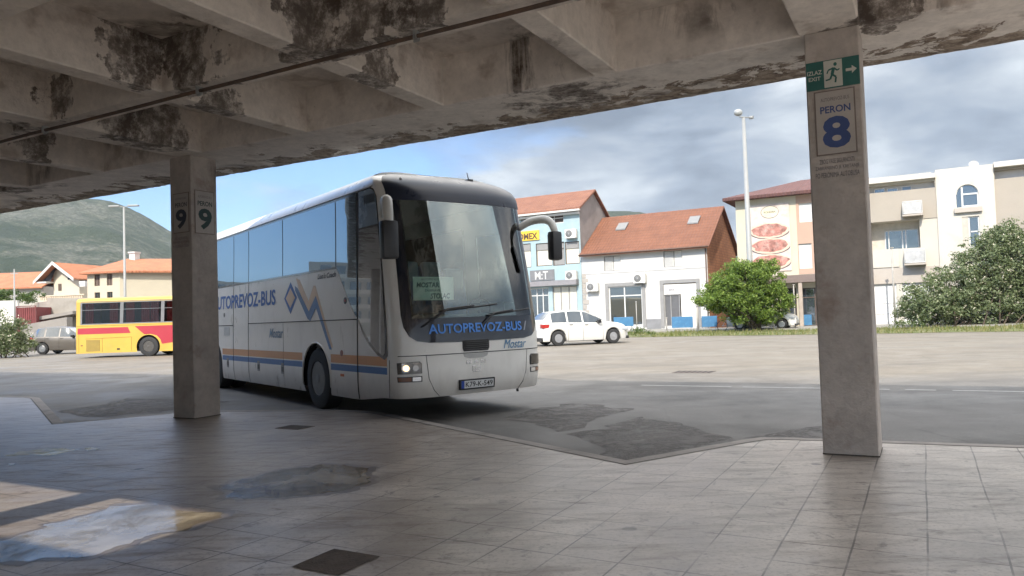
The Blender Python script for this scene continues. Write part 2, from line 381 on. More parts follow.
# the platform: saw-toothed edge, worn terrazzo slabs
def tiles_mat():
    m, nt, bs, out = newmat('worn_platform_slabs')
    v = coords(nt, True); vr = coords(nt, True, (1, 1, 1), TH)
    br = nt.nodes.new('ShaderNodeTexBrick'); br.offset = .0; br.inputs['Scale'].default_value = 1.0
    br.inputs['Brick Width'].default_value = .38; br.inputs['Row Height'].default_value = .38
    br.inputs['Mortar Size'].default_value = .006; br.inputs['Mortar Smooth'].default_value = .1; br.inputs['Bias'].default_value = 0
    br.inputs['Color1'].default_value = (0, 0, 0, 1); br.inputs['Color2'].default_value = (1, 1, 1, 1)
    mp = nt.nodes.new('ShaderNodeMapping'); mp.inputs['Location'].default_value = (.02, .18, 0); nt.links.new(vr, mp.inputs[0])
    # wobble a little so the joints are not ruled
    nz = nt.nodes.new('ShaderNodeTexNoise'); nz.inputs['Scale'].default_value = .8; nt.links.new(v, nz.inputs['Vector'])
    va = nt.nodes.new('ShaderNodeVectorMath'); va.operation = 'MULTIPLY_ADD'; va.inputs[1].default_value = (.03, .03, 0)
    nt.links.new(nz.outputs['Color'], va.inputs[0]); nt.links.new(mp.outputs[0], va.inputs[2]); nt.links.new(va.outputs[0], br.inputs['Vector'])
    n1 = noise_n(nt, v, 1.6, 8, .65); n2 = noise_n(nt, v, 30, 5, .7); n3 = noise_n(nt, v, .38, 4, .55, .3)
    st = noise_n(nt, coords(nt, True, (.5, 2.6, 1), radians(6)), 3.2, 8, .68)
    col = mixc(nt, ramp(nt, n1, [(.3, 0.), (.7, 1.)]), (.30, .262, .235), (.57, .515, .46))
    col = mixc(nt, ramp(nt, br.outputs['Color'], [(0., .0), (.8, .10), (1., .42)]), col, (.20, .17, .15))
    col = mixc(nt, ramp(nt, st, [(.50, 0.), (.66, .6)]), col, (.15, .125, .11))
    bl = noise_n(nt, v, 5.5, 9, .72, .4)
    col = mixc(nt, ramp(nt, bl, [(.57, 0.), (.64, .7)]), col, (.11, .09, .08))
    col = mixc(nt, ramp(nt, noise_n(nt, v, 2.6, 9, .75), [(.30, .5), (.42, 0.)]), col, (.60, .54, .48))
    col = mixc(nt, ramp(nt, n2, [(.50, 0.), (.68, .6)]), col, (.15, .125, .11))
    # wet, brownish zone towards the left
    x = sepxyz(nt, vr)[0]
    wetx = mth(nt, 'ADD', mth(nt, 'MULTIPLY', x, -.085), mth(nt, 'MULTIPLY', mth(nt, 'SUBTRACT', n3, .5), 1.6))
    wet = ramp(nt, wetx, [(.20, 0.), (.42, 1.)])
    col = mixc(nt, mth(nt, 'MULTIPLY', wet, .5), col, (.13, .095, .07))
    sp = nt.nodes.new('ShaderNodeTexVoronoi'); sp.inputs['Scale'].default_value = 1.9; nt.links.new(v, sp.inputs['Vector'])
    spm = mth(nt, 'MULTIPLY', ramp(nt, sp.outputs['Distance'], [(.075, 1.), (.10, 0.)]), ramp(nt, noise_n(nt, v, 1.1, 2), [(.5, 0.), (.55, 1.)]))
    col = mixc(nt, mth(nt, 'MULTIPLY', spm, .8), col, (.04, .036, .034))
    jv = ramp(nt, noise_n(nt, v, 1.4, 3), [(.36, .15), (.56, 1.)])
    joint = mth(nt, 'MULTIPLY', br.outputs['Fac'], jv)
    col = mixc(nt, mth(nt, 'MULTIPLY', joint, .85), col, (.045, .036, .032))
    nt.links.new(col, bs.inputs['Base Color'])
    rg = mth(nt, 'ADD', mth(nt, 'MULTIPLY', n1, .22), ramp(nt, wet, [(0., .21), (1., .27)]))
    rg = mth(nt, 'ADD', rg, mth(nt, 'MULTIPLY', ramp(nt, st, [(.45, 0.), (.65, 1.)]), .12))
    nt.links.new(rg, bs.inputs['Roughness'])
    bs.inputs['Specular IOR Level'].default_value = .5
    h = mth(nt, 'SUBTRACT', mth(nt, 'MULTIPLY', n2, .12), mth(nt, 'MULTIPLY', joint, 1.))
    h = mth(nt, 'ADD', h, mth(nt, 'MULTIPLY', st, .25))
    bump(nt, bs, h, .35, .006)
    return m
PLAT = tiles_mat()
KERBM = pm('kerb_concrete', (.25, .225, .205), .75, .18, 5, bmp=.3, world=True, dirt=(.07, .06, .055), dirtscale=1.5)
tooth = [(-1.28, 8.34), (-1.50, 8.28), (-1.62, 8.10), (-2.45, 6.55), (-7.35, 8.92), (-7.75, 9.0), (-8.3, 8.93), (-9.75, 8.22)]
edge = [(14, 8.95), (6.0, 8.80), (.8, 8.52)]
for k in range(4):
    edge += [(a-8.85*k, b-.0*k) for a, b in tooth]
edge = [p for i, p in enumerate(edge)]
# keep the saw teeth in order from right to left
edge2 = [edge[0], edge[1], edge[2]]
for k in range(4):
    for a, b in tooth[:-1]: edge2.append((a-9.0*k, b))
edge2 += [(-42, 8.9)]
bm = bmesh.new()
def strip_poly(z0, z1, pts, inset=0):
    top = [bm.verts.new(W(a, b, z1)) for a, b in pts] ; return top
pts = edge2 + [(-42, -9), (14, -9)]
fv = [bm.verts.new(W(a, b, 0)) for a, b in pts]; bm.faces.new(fv)
struct(obj('platform_paving', bm, PLAT))
# kerb stones: sit outside the paving, a real step, 6 mm proud
bm = bmesh.new(); prev = None; cum = 0
def off2(pts, d):
    out = []
    for i, p in enumerate(pts):
        a = Vector(pts[max(i-1, 0)]); c = Vector(pts[min(i+1, len(pts)-1)]); b = Vector(p)
        n1 = (b-a); n2 = (c-b)
        n1 = n1.normalized() if n1.length > 1e-6 else n2.normalized(); n2 = n2.normalized() if n2.length > 1e-6 else n1
        nn = (Vector((-n1.y, n1.x)) + Vector((-n2.y, n2.x))); nn = nn/ max(.3, nn.length_squared) * 2
        out.append((b.x - nn.x*d, b.y - nn.y*d))
    return out
outer = off2(edge2, .16)
pa = [bm.verts.new(W(a, b, .001)) for a, b in edge2]; pb = [bm.verts.new(W(a, b, .001)) for a, b in outer]; pc = [bm.verts.new(W(a, b, ROAD-.05)) for a, b in off2(edge2, .175)]
for i in range(len(edge2)-1):
    bm.faces.new((pa[i], pa[i+1], pb[i+1], pb[i])); bm.faces.new((pb[i], pb[i+1], pc[i+1], pc[i]))
struct(obj('kerb', bm, KERBM))

bm = bmesh.new(); o3 = off2(edge2, .014)
for i in range(len(edge2)-1): quad(bm, [W(*edge2[i], .003), W(*edge2[i+1], .003), W(*o3[i+1], .003), W(*o3[i], .003)])
struct(obj('kerb_joint', bm, pm('joint_dirt', (.03, .026, .023), .9, .3, 9, world=True)))
# puddles: thin sheets of water with ragged rims
def puddle(pts, seed, z=.003):
    rnd = random.Random(seed); bm = bmesh.new(); P = [onz(x, y, 0) for x, y in pts]; vs = []
    n = len(P)
    for i in range(n):
        for k in range(16):
            t = k/16; p0, p1, p2, p3 = P[i-1], P[i], P[(i+1) % n], P[(i+2) % n]
            q = .5*((2*p1) + (p2-p0)*t + (2*p0-5*p1+4*p2-p3)*t*t + (3*p1-p0-3*p2+p3)*t**3)
            q += Vector((noise.noise(q*5+Vector((seed, 0, 0))), noise.noise(q*5+Vector((0, seed, 5))), 0))*.12+Vector((noise.noise(q*17), noise.noise(q*17+Vector((3, 3, 3))), 0))*.03
            vs.append(bm.verts.new((q.x, q.y, z)))
    bm.faces.new(vs); bmesh.ops.triangulate(bm, faces=bm.faces[:])
    c_ = sum((v.co for v in vs), Vector())/len(vs); b2 = bmesh.new(); V2 = []
    for v in vs:
        d_ = v.co-c_; q = c_+d_*(1.0+(.05+.10*abs(noise.noise(v.co*6+Vector((9, seed, 0))))/max(.3, 1))) + d_.normalized()*.03
        V2.append(b2.verts.new((q.x, q.y, .0015)))
    b2.faces.new(V2); bmesh.ops.triangulate(b2, faces=b2.faces[:]); struct(obj('damp_margin', b2, DAMP))
    return struct(obj('puddle', bm, WATER))
def water_mat():
    m, nt, bs, out = newmat('shallow_dirty_water')
    v = coords(nt, True)
    nt.links.new(mixc(nt, ramp(nt, noise_n(nt, v, 1.3, 6, .6), [(.35, 0.), (.65, 1.)]), (.15, .125, .095), (.33, .28, .205)), bs.inputs['Base Color'])
    bs.inputs['Specular IOR Level'].default_value = .45
    nt.links.new(ramp(nt, noise_n(nt, v, 7, 6, .6), [(.42, .05), (.66, .24)]), bs.inputs['Roughness'])
    bump(nt, bs, noise_n(nt, v, 9, 3, .5), .04, .01)
    tr = nt.nodes.new('ShaderNodeBsdfTransparent'); tr.inputs[0].default_value = (.88, .84, .76, 1); mx = nt.nodes.new('ShaderNodeMixShader')
    nt.links.new(ramp(nt, noise_n(nt, v, 1.7, 9, .7, .5), [(.32, .25), (.54, .95)]), mx.inputs[0]); nt.links.new(tr.outputs[0], mx.inputs[1]); nt.links.new(bs.outputs[0], mx.inputs[2]); nt.links.new(mx.outputs[0], out.inputs[0])
    return m
WATER = water_mat()
DAMP = pm('damp_slab', (.12, .095, .078), .33, .3, 5, world=True, dirt=(.22, .19, .16), dirtscale=3)
puddle([(-60, 560), (-20, 545), (30, 532), (80, 517), (140, 505), (185, 511), (222, 514), (200, 524), (140, 540), (105, 552), (30, 560), (-30, 570)], 3)
puddle([(218, 490), (250, 478), (300, 467), (345, 466), (372, 474), (365, 484), (335, 492), (290, 497), (240, 498)], 11)
puddle([(8, 455), (30, 450), (55, 449), (75, 450), (60, 454), (35, 456)], 5)
puddle([(84, 449), (92, 447), (100, 449), (92, 451)], 6, .0035)
puddle([(395, 590), (400, 470), (403, 470)][:0] or [(6, 464), (12, 463), (18, 464), (12, 466)], 8, .0035)

# a slab lost from the paving, its bed showing
ctr = onz(336, 562, 0); a_, b_ = ctr.dot(AX), ctr.dot(BX)
bm = bmesh.new(); bm.faces.new([bm.verts.new(W(a_+x+.008*noise.noise(Vector((x*9, y*9, 1))), b_+y+.008*noise.noise(Vector((x*9, y*9, 5))), .004)) for x, y in [(-.18+.36*k/8, -.18) for k in range(8)]+[(.18, -.18+.36*k/8) for k in range(8)]+[(.18-.36*k/8, .18) for k in range(8)]+[(-.18, .18-.36*k/8) for k in range(8)]])
struct(obj('bare_slab_bed', bm, pm('slab_bed', (.085, .066, .055), .9, .4, 9, world=True, bmp=.6)))

# painted line on the roadway, broken and worn
bm = bmesh.new()
a = -5.0
rnd = random.Random(5)
while a < 40:
    L = rnd.uniform(.4, 2.6); bb = 14.45
    if rnd.random() > .12: quad(bm, [W(a, bb-.05, ROAD+.004), W(a+L, bb-.05, ROAD+.004), W(a+L, bb+.05, ROAD+.004), W(a, bb+.05, ROAD+.004)])
    a += L + rnd.uniform(.02, .25)
LINEM = pm('worn_road_paint', (.36, .35, .33), .8, .25, 14, world=True, dirt=(.2, .19, .18), dirtscale=6)
struct(obj('road_line', bm, LINEM))
# darker repair patches in the asphalt by the saw-tooth
PATCH = pm('patch_asphalt', (.085, .077, .073), .8, .35, 3, world=True, bmp=.4, dirt=(.17, .16, .15), dirtscale=1.6)
def eroded(m):
    nt = m.node_tree; out = [n for n in nt.nodes if n.type == 'OUTPUT_MATERIAL'][0]; bs = [n for n in nt.nodes if n.type == 'BSDF_PRINCIPLED'][0]
    tr = nt.nodes.new('ShaderNodeBsdfTransparent'); mx = nt.nodes.new('ShaderNodeMixShader'); v = coords(nt, True)
    nt.links.new(ramp(nt, noise_n(nt, v, 2.2, 10, .8), [(.44, 1.), (.56, .15)]), mx.inputs[0]); nt.links.new(tr.outputs[0], mx.inputs[1]); nt.links.new(bs.outputs[0], mx.inputs[2]); nt.links.new(mx.outputs[0], out.inputs[0])
eroded(PATCH)
def patch(pts, seed):
    bm = bmesh.new(); P = [onz(x, y, ROAD) for x, y in pts]; vs = []
    for i in range(len(P)):
        a, b = P[i], P[(i+1) % len(P)]
        for k in range(6):
            q = a.lerp(b, k/6); q += Vector((noise.noise(q*2+Vector((seed, 0, 0))), noise.noise(q*2+Vector((0, seed, 0))), 0))*.30; vs.append(bm.verts.new((q.x, q.y, ROAD+.004)))
    bm.faces.new(vs); bmesh.ops.triangulate(bm, faces=bm.faces[:]); return struct(obj('asphalt_patch', bm, PATCH))
patch([(575, 436), (640, 416), (700, 428), (735, 441), (665, 457), (628, 461), (600, 450)], 2)
patch([(500, 418), (560, 404), (640, 408), (560, 432)], 5)
patch([(750, 436), (830, 425), (860, 437), (800, 441), (760, 440)], 8)
patch([(60, 412), (130, 398), (230, 402), (170, 411), (90, 418)], 9)
# grass verge and footway in front of the houses
def verge():
    m, nt, bs, out = newmat('verge_soil'); v = coords(nt, True)
    n = noise_n(nt, v, .9, 8, .65)
    nt.links.new(ramp(nt, n, [(.35, (.20, .17, .10)), (.5, (.12, .13, .045)), (.65, (.09, .12, .03)), (.8, (.25, .21, .14))]), bs.inputs['Base Color'])
    bs.inputs['Roughness'].default_value = .95; bump(nt, bs, noise_n(nt, v, 20, 4), .8, .05); return m
VB0, VB1 = 41.2, 50.0
bm = bmesh.new(); xs = [-22+i*1.0 for i in range(75)]
f0 = [bm.verts.new(W(a, VB0+.35*noise.noise(Vector((a*.35, 0, 0)))+ (2.5 if i == 0 else 0), ROAD+.012)) for i, a in enumerate(xs)]
f1 = [bm.verts.new(W(a, VB1, ROAD+.012)) for a in xs]
for i in range(len(xs)-1): bm.faces.new((f0[i], f0[i+1], f1[i+1], f1[i]))
struct(obj('verge', bm, verge()))
bm = bmesh.new(); box(bm, -30, 75, VB1, 55.7, ROAD-.1, ROAD+.10)
for v_ in bm.verts: v_.co = W(*v_.co)
struct(obj('pavement', bm, pm('footway_concrete', (.27, .255, .225), .85, .15, 2, bmp=.2, world=True)))
# grass blades on the verge
GRASS = None
def leafmat(name, cols, trans=.35, rough=.5):
    m, nt, bs, out = newmat(name)
    g = nt.nodes.new('ShaderNodeNewGeometry')
    c = ramp(nt, g.outputs['Random Per Island'], cols)
    nt.links.new(c, bs.inputs['Base Color']); bs.inputs['Roughness'].default_value = rough; bs.inputs['Specular IOR Level'].default_value = .35
    t = nt.nodes.new('ShaderNodeBsdfTranslucent'); nt.links.new(mixc(nt, .5, c, (.16, .22, .03)), t.inputs[0])
    mx = nt.nodes.new('ShaderNodeMixShader'); mx.inputs[0].default_value = trans
    nt.links.new(bs.outputs[0], mx.inputs[1]); nt.links.new(t.outputs[0], mx.inputs[2]); nt.links.new(mx.outputs[0], out.inputs[0]); return m
rnd = random.Random(2); vs = []; fs = []
for i in range(15000):
    a = rnd.uniform(-22, 34); b = VB0 + .1 + (VB1-VB0-.2)*rnd.random()
    if noise.noise(Vector((a*.5, b*.5, 3))) < rnd.uniform(-.5, .3): continue
    p = W(a, b, ROAD+.01); h = rnd.uniform(.06, .22)*(1+.8*noise.noise(Vector((a*.3, b*.3, 9)))); an = rnd.uniform(0, 6.28); wd = .03
    k = len(vs); dx, dy = cos(an)*wd, sin(an)*wd
    vs += [p+Vector((-dx, -dy, 0)), p+Vector((dx, dy, 0)), p+Vector((rnd.uniform(-.06, .06), rnd.uniform(-.06, .06), h))]; fs.append((k, k+1, k+2))
me = bpy.data.meshes.new('grass'); me.from_pydata(vs, [], fs)
struct(link('grass', me, leafmat('grass_blades', [(0., (.10, .13, .03)), (.5, (.17, .18, .06)), (1., (.30, .26, .13))])), 'stuff')

# ================================================================ canopy
def sb(px, py, b, r): a, z = onb(px, py, b); p = W(a, b, z); return (p.x, p.y, p.z, r)
def sa(px, py, a, r): b, z = ona(px, py, a); p = W(a, b, z); return (p.x, p.y, p.z, r)
ST = [sb(185, 40, 5.41, 0.60), sa(140, 38, -7.29, 0.50), sb(20, 92, 5.41, 0.48), sb(62, 95, 5.41, 0.28), sa(150, 128, -9.42, 0.56), sa(122, 120, -9.42, 0.40), sb(312, 18, 5.41, 0.50), sb(362, 12, 5.41, 0.48), sb(405, 5, 5.41, 0.32),
      sa(378, 78, -5.04, 0.34), sa(222, 118, -7.29, 0.36), sb(298, 92, 7.64, 0.13), sb(890, 6, 7.64, 0.40), sb(850, 0, 7.64, 0.32), sb(90, 110, 7.64, 0.40), sa(40, 140, -11.7, 0.40), sb(10, 185, 7.64, 0.40), sb(240, 6, 3.11, 0.40)]
SOF, SLB0, SLB1 = 4.0, 4.6, 4.85
C_SLAB = concrete_mat('stained_ceiling_concrete', (.72, .66, .60), (.105, .083, .070), None, .5, .62)
C_BEAM = concrete_mat('peeling_edge_beam', (.78, .72, .66), (.105, .083, .070), 8.0, .5, .60, .85, ST)
C_RIB = concrete_mat('painted_rib_concrete', (.76, .695, .63), (.105, .083, .070), None, .42, .60, .85, ST)
CA = thing('station_canopy', 'long mould-stained coffered concrete canopy over the bus platforms', 'canopy', (0, 0, 0), -TH)
a_lo, a_hi, b_lo = -32.5, 4.0, -7.6
ribs = [-.66-2.2575*k for k in range(-2, 15)]
open_b = (-2.82, -.80)
open_a = [(ribs[7]+.14, ribs[6]-.14)] ; ia = ribs.index(min(ribs, key=lambda r: abs(r+5.18)))
open_a = [(ribs[ia]+.14, ribs[ia-1]-.55), (ribs[ia+1]+.14, ribs[ia]-.14)]
bm = bmesh.new()
xs = sorted({a_lo, a_hi, *[v for o in open_a for v in o]}); ys = sorted({b_lo, 7.64, *open_b})
for i in range(len(xs)-1):
    for j in range(len(ys)-1):
        xm, ym = (xs[i]+xs[i+1])/2, (ys[j]+ys[j+1])/2
        if any(o[0] < xm < o[1] for o in open_a) and open_b[0] < ym < open_b[1]: continue
        box(bm, xs[i], xs[i+1], ys[j], ys[j+1], SLB0, SLB1)
bmesh.ops.remove_doubles(bm, verts=bm.verts, dist=1e-4)
bmesh.ops.delete(bm, geom=[f for f in bm.faces if sum(1 for e in f.edges if len(e.link_faces) > 2) == 4 and abs(f.normal.z) < .1], context='FACES')
obj('roof_slab', bm, C_SLAB, CA)
# edge beam with a chipped lower edge
bm = bmesh.new(); n = 420; ring = []
for i in range(n+1):
    a = a_lo + (a_hi-a_lo)*i/n
    j = abs(noise.noise(Vector((a*1.3, 0, 0))))*.018 + abs(noise.noise(Vector((a*6, 4, 0))))*.022
    j2 = max(0, noise.noise(Vector((a*.8, 9, 0))))*.03
    pr = [(7.64, SLB1+.0), (7.64, SOF+.012), (7.652, SOF), (8.55, SOF-.006*j2), (8.86, SOF+j2*.4), (9.06-j*.6, SOF+j*.5), (9.10, SOF+.05+j), (9.10, 5.2), (8.9, 5.2), (8.9, SLB1)]
    ring.append([bm.verts.new((a, b, z)) for b, z in pr])
for r0, r1 in zip(ring, ring[1:]):
    for k in range(len(r0)): 
        f = bm.faces.new((r0[k], r0[(k+1) % len(r0)], r1[(k+1) % len(r0)], r1[k]))
bm.faces.new(ring[0]); bm.faces.new(ring[-1][::-1])
obj('edge_beam', bm, C_BEAM, CA)
for b in (5.56, 3.26, 1.2, -.65, -2.97, -5.2):
    bm = bx(a_lo+.05, a_hi-.05, b-.15, b+.15, SOF, SLB0+.01); obj('beam', bm, C_RIB, CA)
for i, r in enumerate(ribs):
    wd = .27 if (i-2) % 4 == 0 else .14
    bm = bmesh.new(); n = 40; rr = []
    for k in range(n+1):
        b = b_lo+.05 + (7.645-b_lo-.05)*k/n; j = .006*noise.noise(Vector((r, b*3, 0)))
        rr.append([bm.verts.new((r+x, b, z)) for x, z in ((-wd, SLB0+.01), (-wd, SOF+.018), (-wd+.014, SOF+.004+j*.3), (wd-.014, SOF+.004+j*.3), (wd, SOF+.018), (wd, SLB0+.01))])
    for r0, r1 in zip(rr, rr[1:]):
        for k in range(5): bm.faces.new((r0[k], r0[k+1], r1[k+1], r1[k]))
    bm.faces.new(rr[0]); bm.faces.new(rr[-1][::-1])
    obj('rib', bm, C_RIB, CA)
# conduit under the second beam
PIPE = thing('conduit_pipe', 'thin dark conduit pipe fixed under the second ceiling beam', 'pipe', W(-10, 5.5, 3.95), -TH)
bm = bmesh.new(); tube(bm, [(-22+i*1.0, .012*noise.noise(Vector((i*.7, 0, 0))), .0+.012*noise.noise(Vector((i*.5, 3, 0)))) for i in range(44)], .021, 8)
obj('tube', bm, pm('rusty_conduit', (.10, .07, .055), .7, .3, 9, dirt=(.2, .1, .05)), PIPE)
for i in range(14):
    a = -20+i*2.9
    bm = bmesh.new(); box(bm, a-.015, a+.015, -.035, .035, -.03, .05); box(bm, a-.03, a+.03, -.006, .006, -.05, .03); obj('clamp', bm, STEEL, PIPE)
# columns
def col_mat(): return concrete_mat('column_concrete', (.47, .42, .38), (.12, .095, .08), None, .6, .62, .8)
CM = col_mat()
def column(a, b, label, group=None):
    t = thing('concrete_column', label, 'column', W(a, b, 0), -TH, group)
    bm = bmesh.new(); h = .24; n = 24; rr = []
    for k in range(n+1):
        z = .0 + 4.0*k/n; j = .002*noise.noise(Vector((a, z*2, 0))); c_ = .012
        rr.append([bm.verts.new((x, y, z)) for x, y in ((-h+c_+j, -h+j), (h-c_, -h+j), (h+j, -h+c_), (h+j, h-c_), (h-c_, h), (-h+c_, h), (-h+j, h-c_), (-h+j, -h+c_))])
    for r0, r1 in zip(rr, rr[1:]):
        for k in range(8): bm.faces.new((r0[k], r0[(k+1) % 8], r1[(k+1) % 8], r1[k]))
    obj('shaft', bm, CM, t)
    bm = bmesh.new()
    box(bm, -h-.004, h+.004, -h-.004, h+.004, .0, .012, 0, .003)
    obj('foot_mortar', bm, pm('foot_mortar', (.075, .065, .055), .8, .3, 8, bmp=.3), t)
    return t
col8 = column(-.64, 7.87, 'square concrete column in front right carrying the green exit sign')
col9 = column(-9.90, 7.87, 'square concrete column near the coach with a number sign on two faces')
for k in (-2, -3):
    column(-.69+9.0*k, 7.87, 'square concrete column farther left along the platform edge', 'columns outside the picture')
# station building behind the platforms
SB = thing('station_building', 'plain rendered station building behind the platforms under the canopy', 'building', W(-10, -12, 0), -TH)
bm = bmesh.new()
box(bm, -22, 6, -5, 4.38, ROAD, 4.595); obj('wall', bm, pm('station_render', (.34, .31, .28), .85, .15, 1.5, bmp=.1), SB)
for i in range(7):
    x = -19+i*3.6
    bm = bmesh.new(); box(bm, x, x+2.4, 4.38, 4.44, .0 if i % 2 else .9, 2.8); w_ = obj('window', bm, pm('window_brown', (.1, .07, .05), .5), SB)
    bm = bmesh.new(); box(bm, x+.1, x+2.3, 4.44, 4.455, .1 if i % 2 else 1., 2.7); obj('pane', bm, glass_mirror('pane_dark', (.02, .025, .03), .06), w_)

# ---------------------------------------------------------------- signs on the columns
PAPER = pm('faded_sign_board', (.42, .38, .345), .6, .08, 6)
FRAMEB = pm('sign_border', (.20, .16, .14), .6, .1, 6)
GREEN = pm('exit_green', (.022, .115, .10), .45, .15, 8)
SWHITE = pm('sign_white', (.52, .52, .46), .5, .05, 6)
BLUE8 = pm('sign_blue', (.04, .07, .20), .5, .1, 6)
TEAL9 = pm('sign_teal', (.012, .045, .042), .5, .1, 6)
TXTG = pm('faded_letters', (.15, .135, .15), .6, .1, 6)
H = .24
def faceB(u, v, o): return (u, -H-o, v)          # face towards the camera, column coords
def faceA(u, v, o): return (H+o, u, v)           # right-hand face: u runs along +b
def rect(name, u0, u1, v0, v1, fn, off, mat, parent, thick=.004):
    return panel(name, [(u0, v0), (u1, v0), (u1, v1), (u0, v1)], fn, off, mat, parent, 5, thick, False)
C8 = W(-.64, 7.87, 0); C9 = W(-9.90, 7.87, 0)
def c8(px, py):
    a, z = onb(px, py, 7.64); return a+.64, z
es = thing('exit_sign', 'green emergency exit sign with running figure and arrow on the right column', 'sign', C8, -TH)
z0, z1 = c8(832, 88.5)[1], c8(832, 60)[1]
rect('board', -.232, .232, z0, z1, faceB, .010, GREEN, es, .008)
rect('pictogram_panel', -.075, .085, z0+.01, z1-.008, faceB, .013, SWHITE, es, .003)
zc = (z0+z1)/2
rm = bmesh.new()
def stroke(bm, p, q, w_, fn, off):
    p = Vector(p); q = Vector(q); d = (q-p).normalized(); nn = Vector((-d.y, d.x))*w_
    quad(bm, [fn(*(p-nn), off), fn(*(q-nn), off), fn(*(q+nn), off), fn(*(p+nn), off)])
s = (z1-z0)/.26
for k in range(1):
    pass
ppl = [((.012, .052), (-.004, -.01), .014), ((.012, .05), (-.035, .035), .007), ((-.035, .035), (-.048, .005), .006), ((.014, .05), (.042, .022), .007), ((.042, .022), (.062, .035), .006),
       ((-.004, -.008), (.03, -.035), .009), ((.03, -.035), (.022, -.085), .008), ((-.004, -.008), (-.022, -.05), .009), ((-.022, -.05), (-.062, -.055), .007)]
for p, q, w_ in ppl: stroke(rm, (p[0], zc+p[1]*s), (q[0], zc+q[1]*s), w_, faceB, .0145)
rm.faces.new([rm.verts.new(faceB(.026+.015*cos(2*pi*k/12), zc+(.082+.017*sin(2*pi*k/12))*s, .0145)) for k in range(12)])
obj('running_figure', rm, GREEN, es)
ar = bmesh.new(); ar.faces.new([ar.verts.new(faceB(.115+x, zc+.012+y, .0125)) for x, y in ((0, -.013), (.052, -.013), (.052, -.038), (.095, 0), (.052, .038), (.052, .013), (0, .013))])
obj('arrow', ar, SWHITE, es)
text('lettering', 'IZLAZ', -.222, -.092, zc+.012, zc+.052, faceB, .0125, SWHITE, es, .02)
text('lettering', 'EXIT', -.212, -.105, zc-.045, zc-.008, faceB, .0125, SWHITE, es, .02)
def plate_sign(name, label, fn, loc, uc, w_, z0, z1, num, ncol, lines=True):
    t = thing(name, label, 'sign', loc, -TH)
    rect('border', uc-w_/2, uc+w_/2, z0, z1, fn, .008, FRAMEB, t, .006)
    e = .012
    rect('board', uc-w_/2+e, uc+w_/2-e, z0+e, z1-e, fn, .010, PAPER, t, .003)
    h = z1-z0
    text('heading', 'AUTOPREVOZ-BUS', uc-w_*.34, uc+w_*.36, z1-h*.17, z1-h*.115, fn, .0115, TXTG, t)
    text('lettering', 'PERON', uc-w_*.36, uc+w_*.38, z1-h*.355, z1-h*.245, fn, .0115, ncol, t, .02)
    text('numeral', num, uc-w_*.33, uc+w_*.36, z0+h*.10, z1-h*.41, fn, .0115, ncol, t, .035)
    return t
u0, zt = c8(815, 93); u1, zb = c8(858, 152)
plate_sign('platform_sign', 'framed sign with a blue number eight under the exit sign', faceB, C8, .005, .355, zb, zt, '8', BLUE8)
nb = thing('notice_lettering', 'three faded lines of capitals below the number eight sign', 'lettering', C8, -TH)
for s_, y0, y1, wd in (('ZBOG VASE SIGURNOSTI', 158.5, 163, .30), ('ZABRANJENO JE KRETANJE', 165.5, 170, .38), ('PO PERONIMA AUTOBUSA', 172, 177, .38)):
    text('line', s_, .0-wd/2, wd/2, c8(836, y1)[1], c8(836, y0)[1], faceB, .003, TXTG, nb, .0)
def c9b(px, py): a, z = onb(px, py, 7.64); return a+9.90, z
def c9a(px, py): b, z = ona(px, py, -9.66); return b-7.87, z
zt, zb = c9b(182, 193)[1], c9b(182, 233)[1]
plate_sign('platform_sign', 'framed black number nine sign on the darker left face of the coach-side column', faceB, C9, .02, .36, zb, zt, '9', pm('sign_black', (.03, .034, .05), .5))
zt, zb = c9a(204, 191)[1], c9a(204, 234)[1]
plate_sign('platform_sign', 'framed teal number nine sign on the lighter right face of the coach-side column', faceA, C9, .0, .36, zb, zt, '9', TEAL9)
nb = thing('notice_lettering', 'faded lines of small capitals below the left number nine', 'lettering', C9, -TH)
for s_, y0, y1, wd in (('ZBOG VASE SIGURNOSTI', 237, 239.5, .30), ('ZABRANJENO JE KRETANJE', 241, 243.5, .36), ('PO PERONIMA AUTOBUSA', 245, 247.5, .36)):
    text('line', s_, -wd/2, wd/2, c9b(182, y1)[1], c9b(182, y0)[1], faceB, .003, TXTG, nb, .0)

# cast drain covers
for px_, py_, sx_, sy_, lab in ((295, 427.5, .42, .30, 'small dark drain cover set in the platform slabs near the coach'), (694, 372, .9, .6, 'rusty rectangular drain cover in the sunny yard')):
    zb = 0 if py_ > 400 else ROAD; c_ = onz(px_, py_, zb); t = thing('drain_cover', lab, 'drain cover', (c_.x, c_.y, zb), -TH)
    bm = bmesh.new(); box(bm, -sx_/2, sx_/2, -sy_/2, sy_/2, .001, .006); obj('frame', bm, pm('cast_iron', (.09, .07, .06), .7, .3, 12, bmp=.3), t)
    bm = bmesh.new()
    for k in range(7): x = -sx_/2+sx_*(k+.5)/7; quad(bm, [(x-sx_*.03, -sy_*.4, .0075), (x+sx_*.03, -sy_*.4, .0075), (x+sx_*.03, sy_*.4, .0075), (x-sx_*.03, sy_*.4, .0075)])
    obj('slots', bm, DARK, t)
# ================================================================ the white coach
HD = radians(37.0)
hv = Vector((sin(HD), -cos(HD), 0)); rv = Vector((hv.y, -hv.x, 0))
wheelpt = onz(317.5, 409, ROAD)
AXF = 3.05
CO = wheelpt + hv*AXF - rv*1.305; CO.z = ROAD
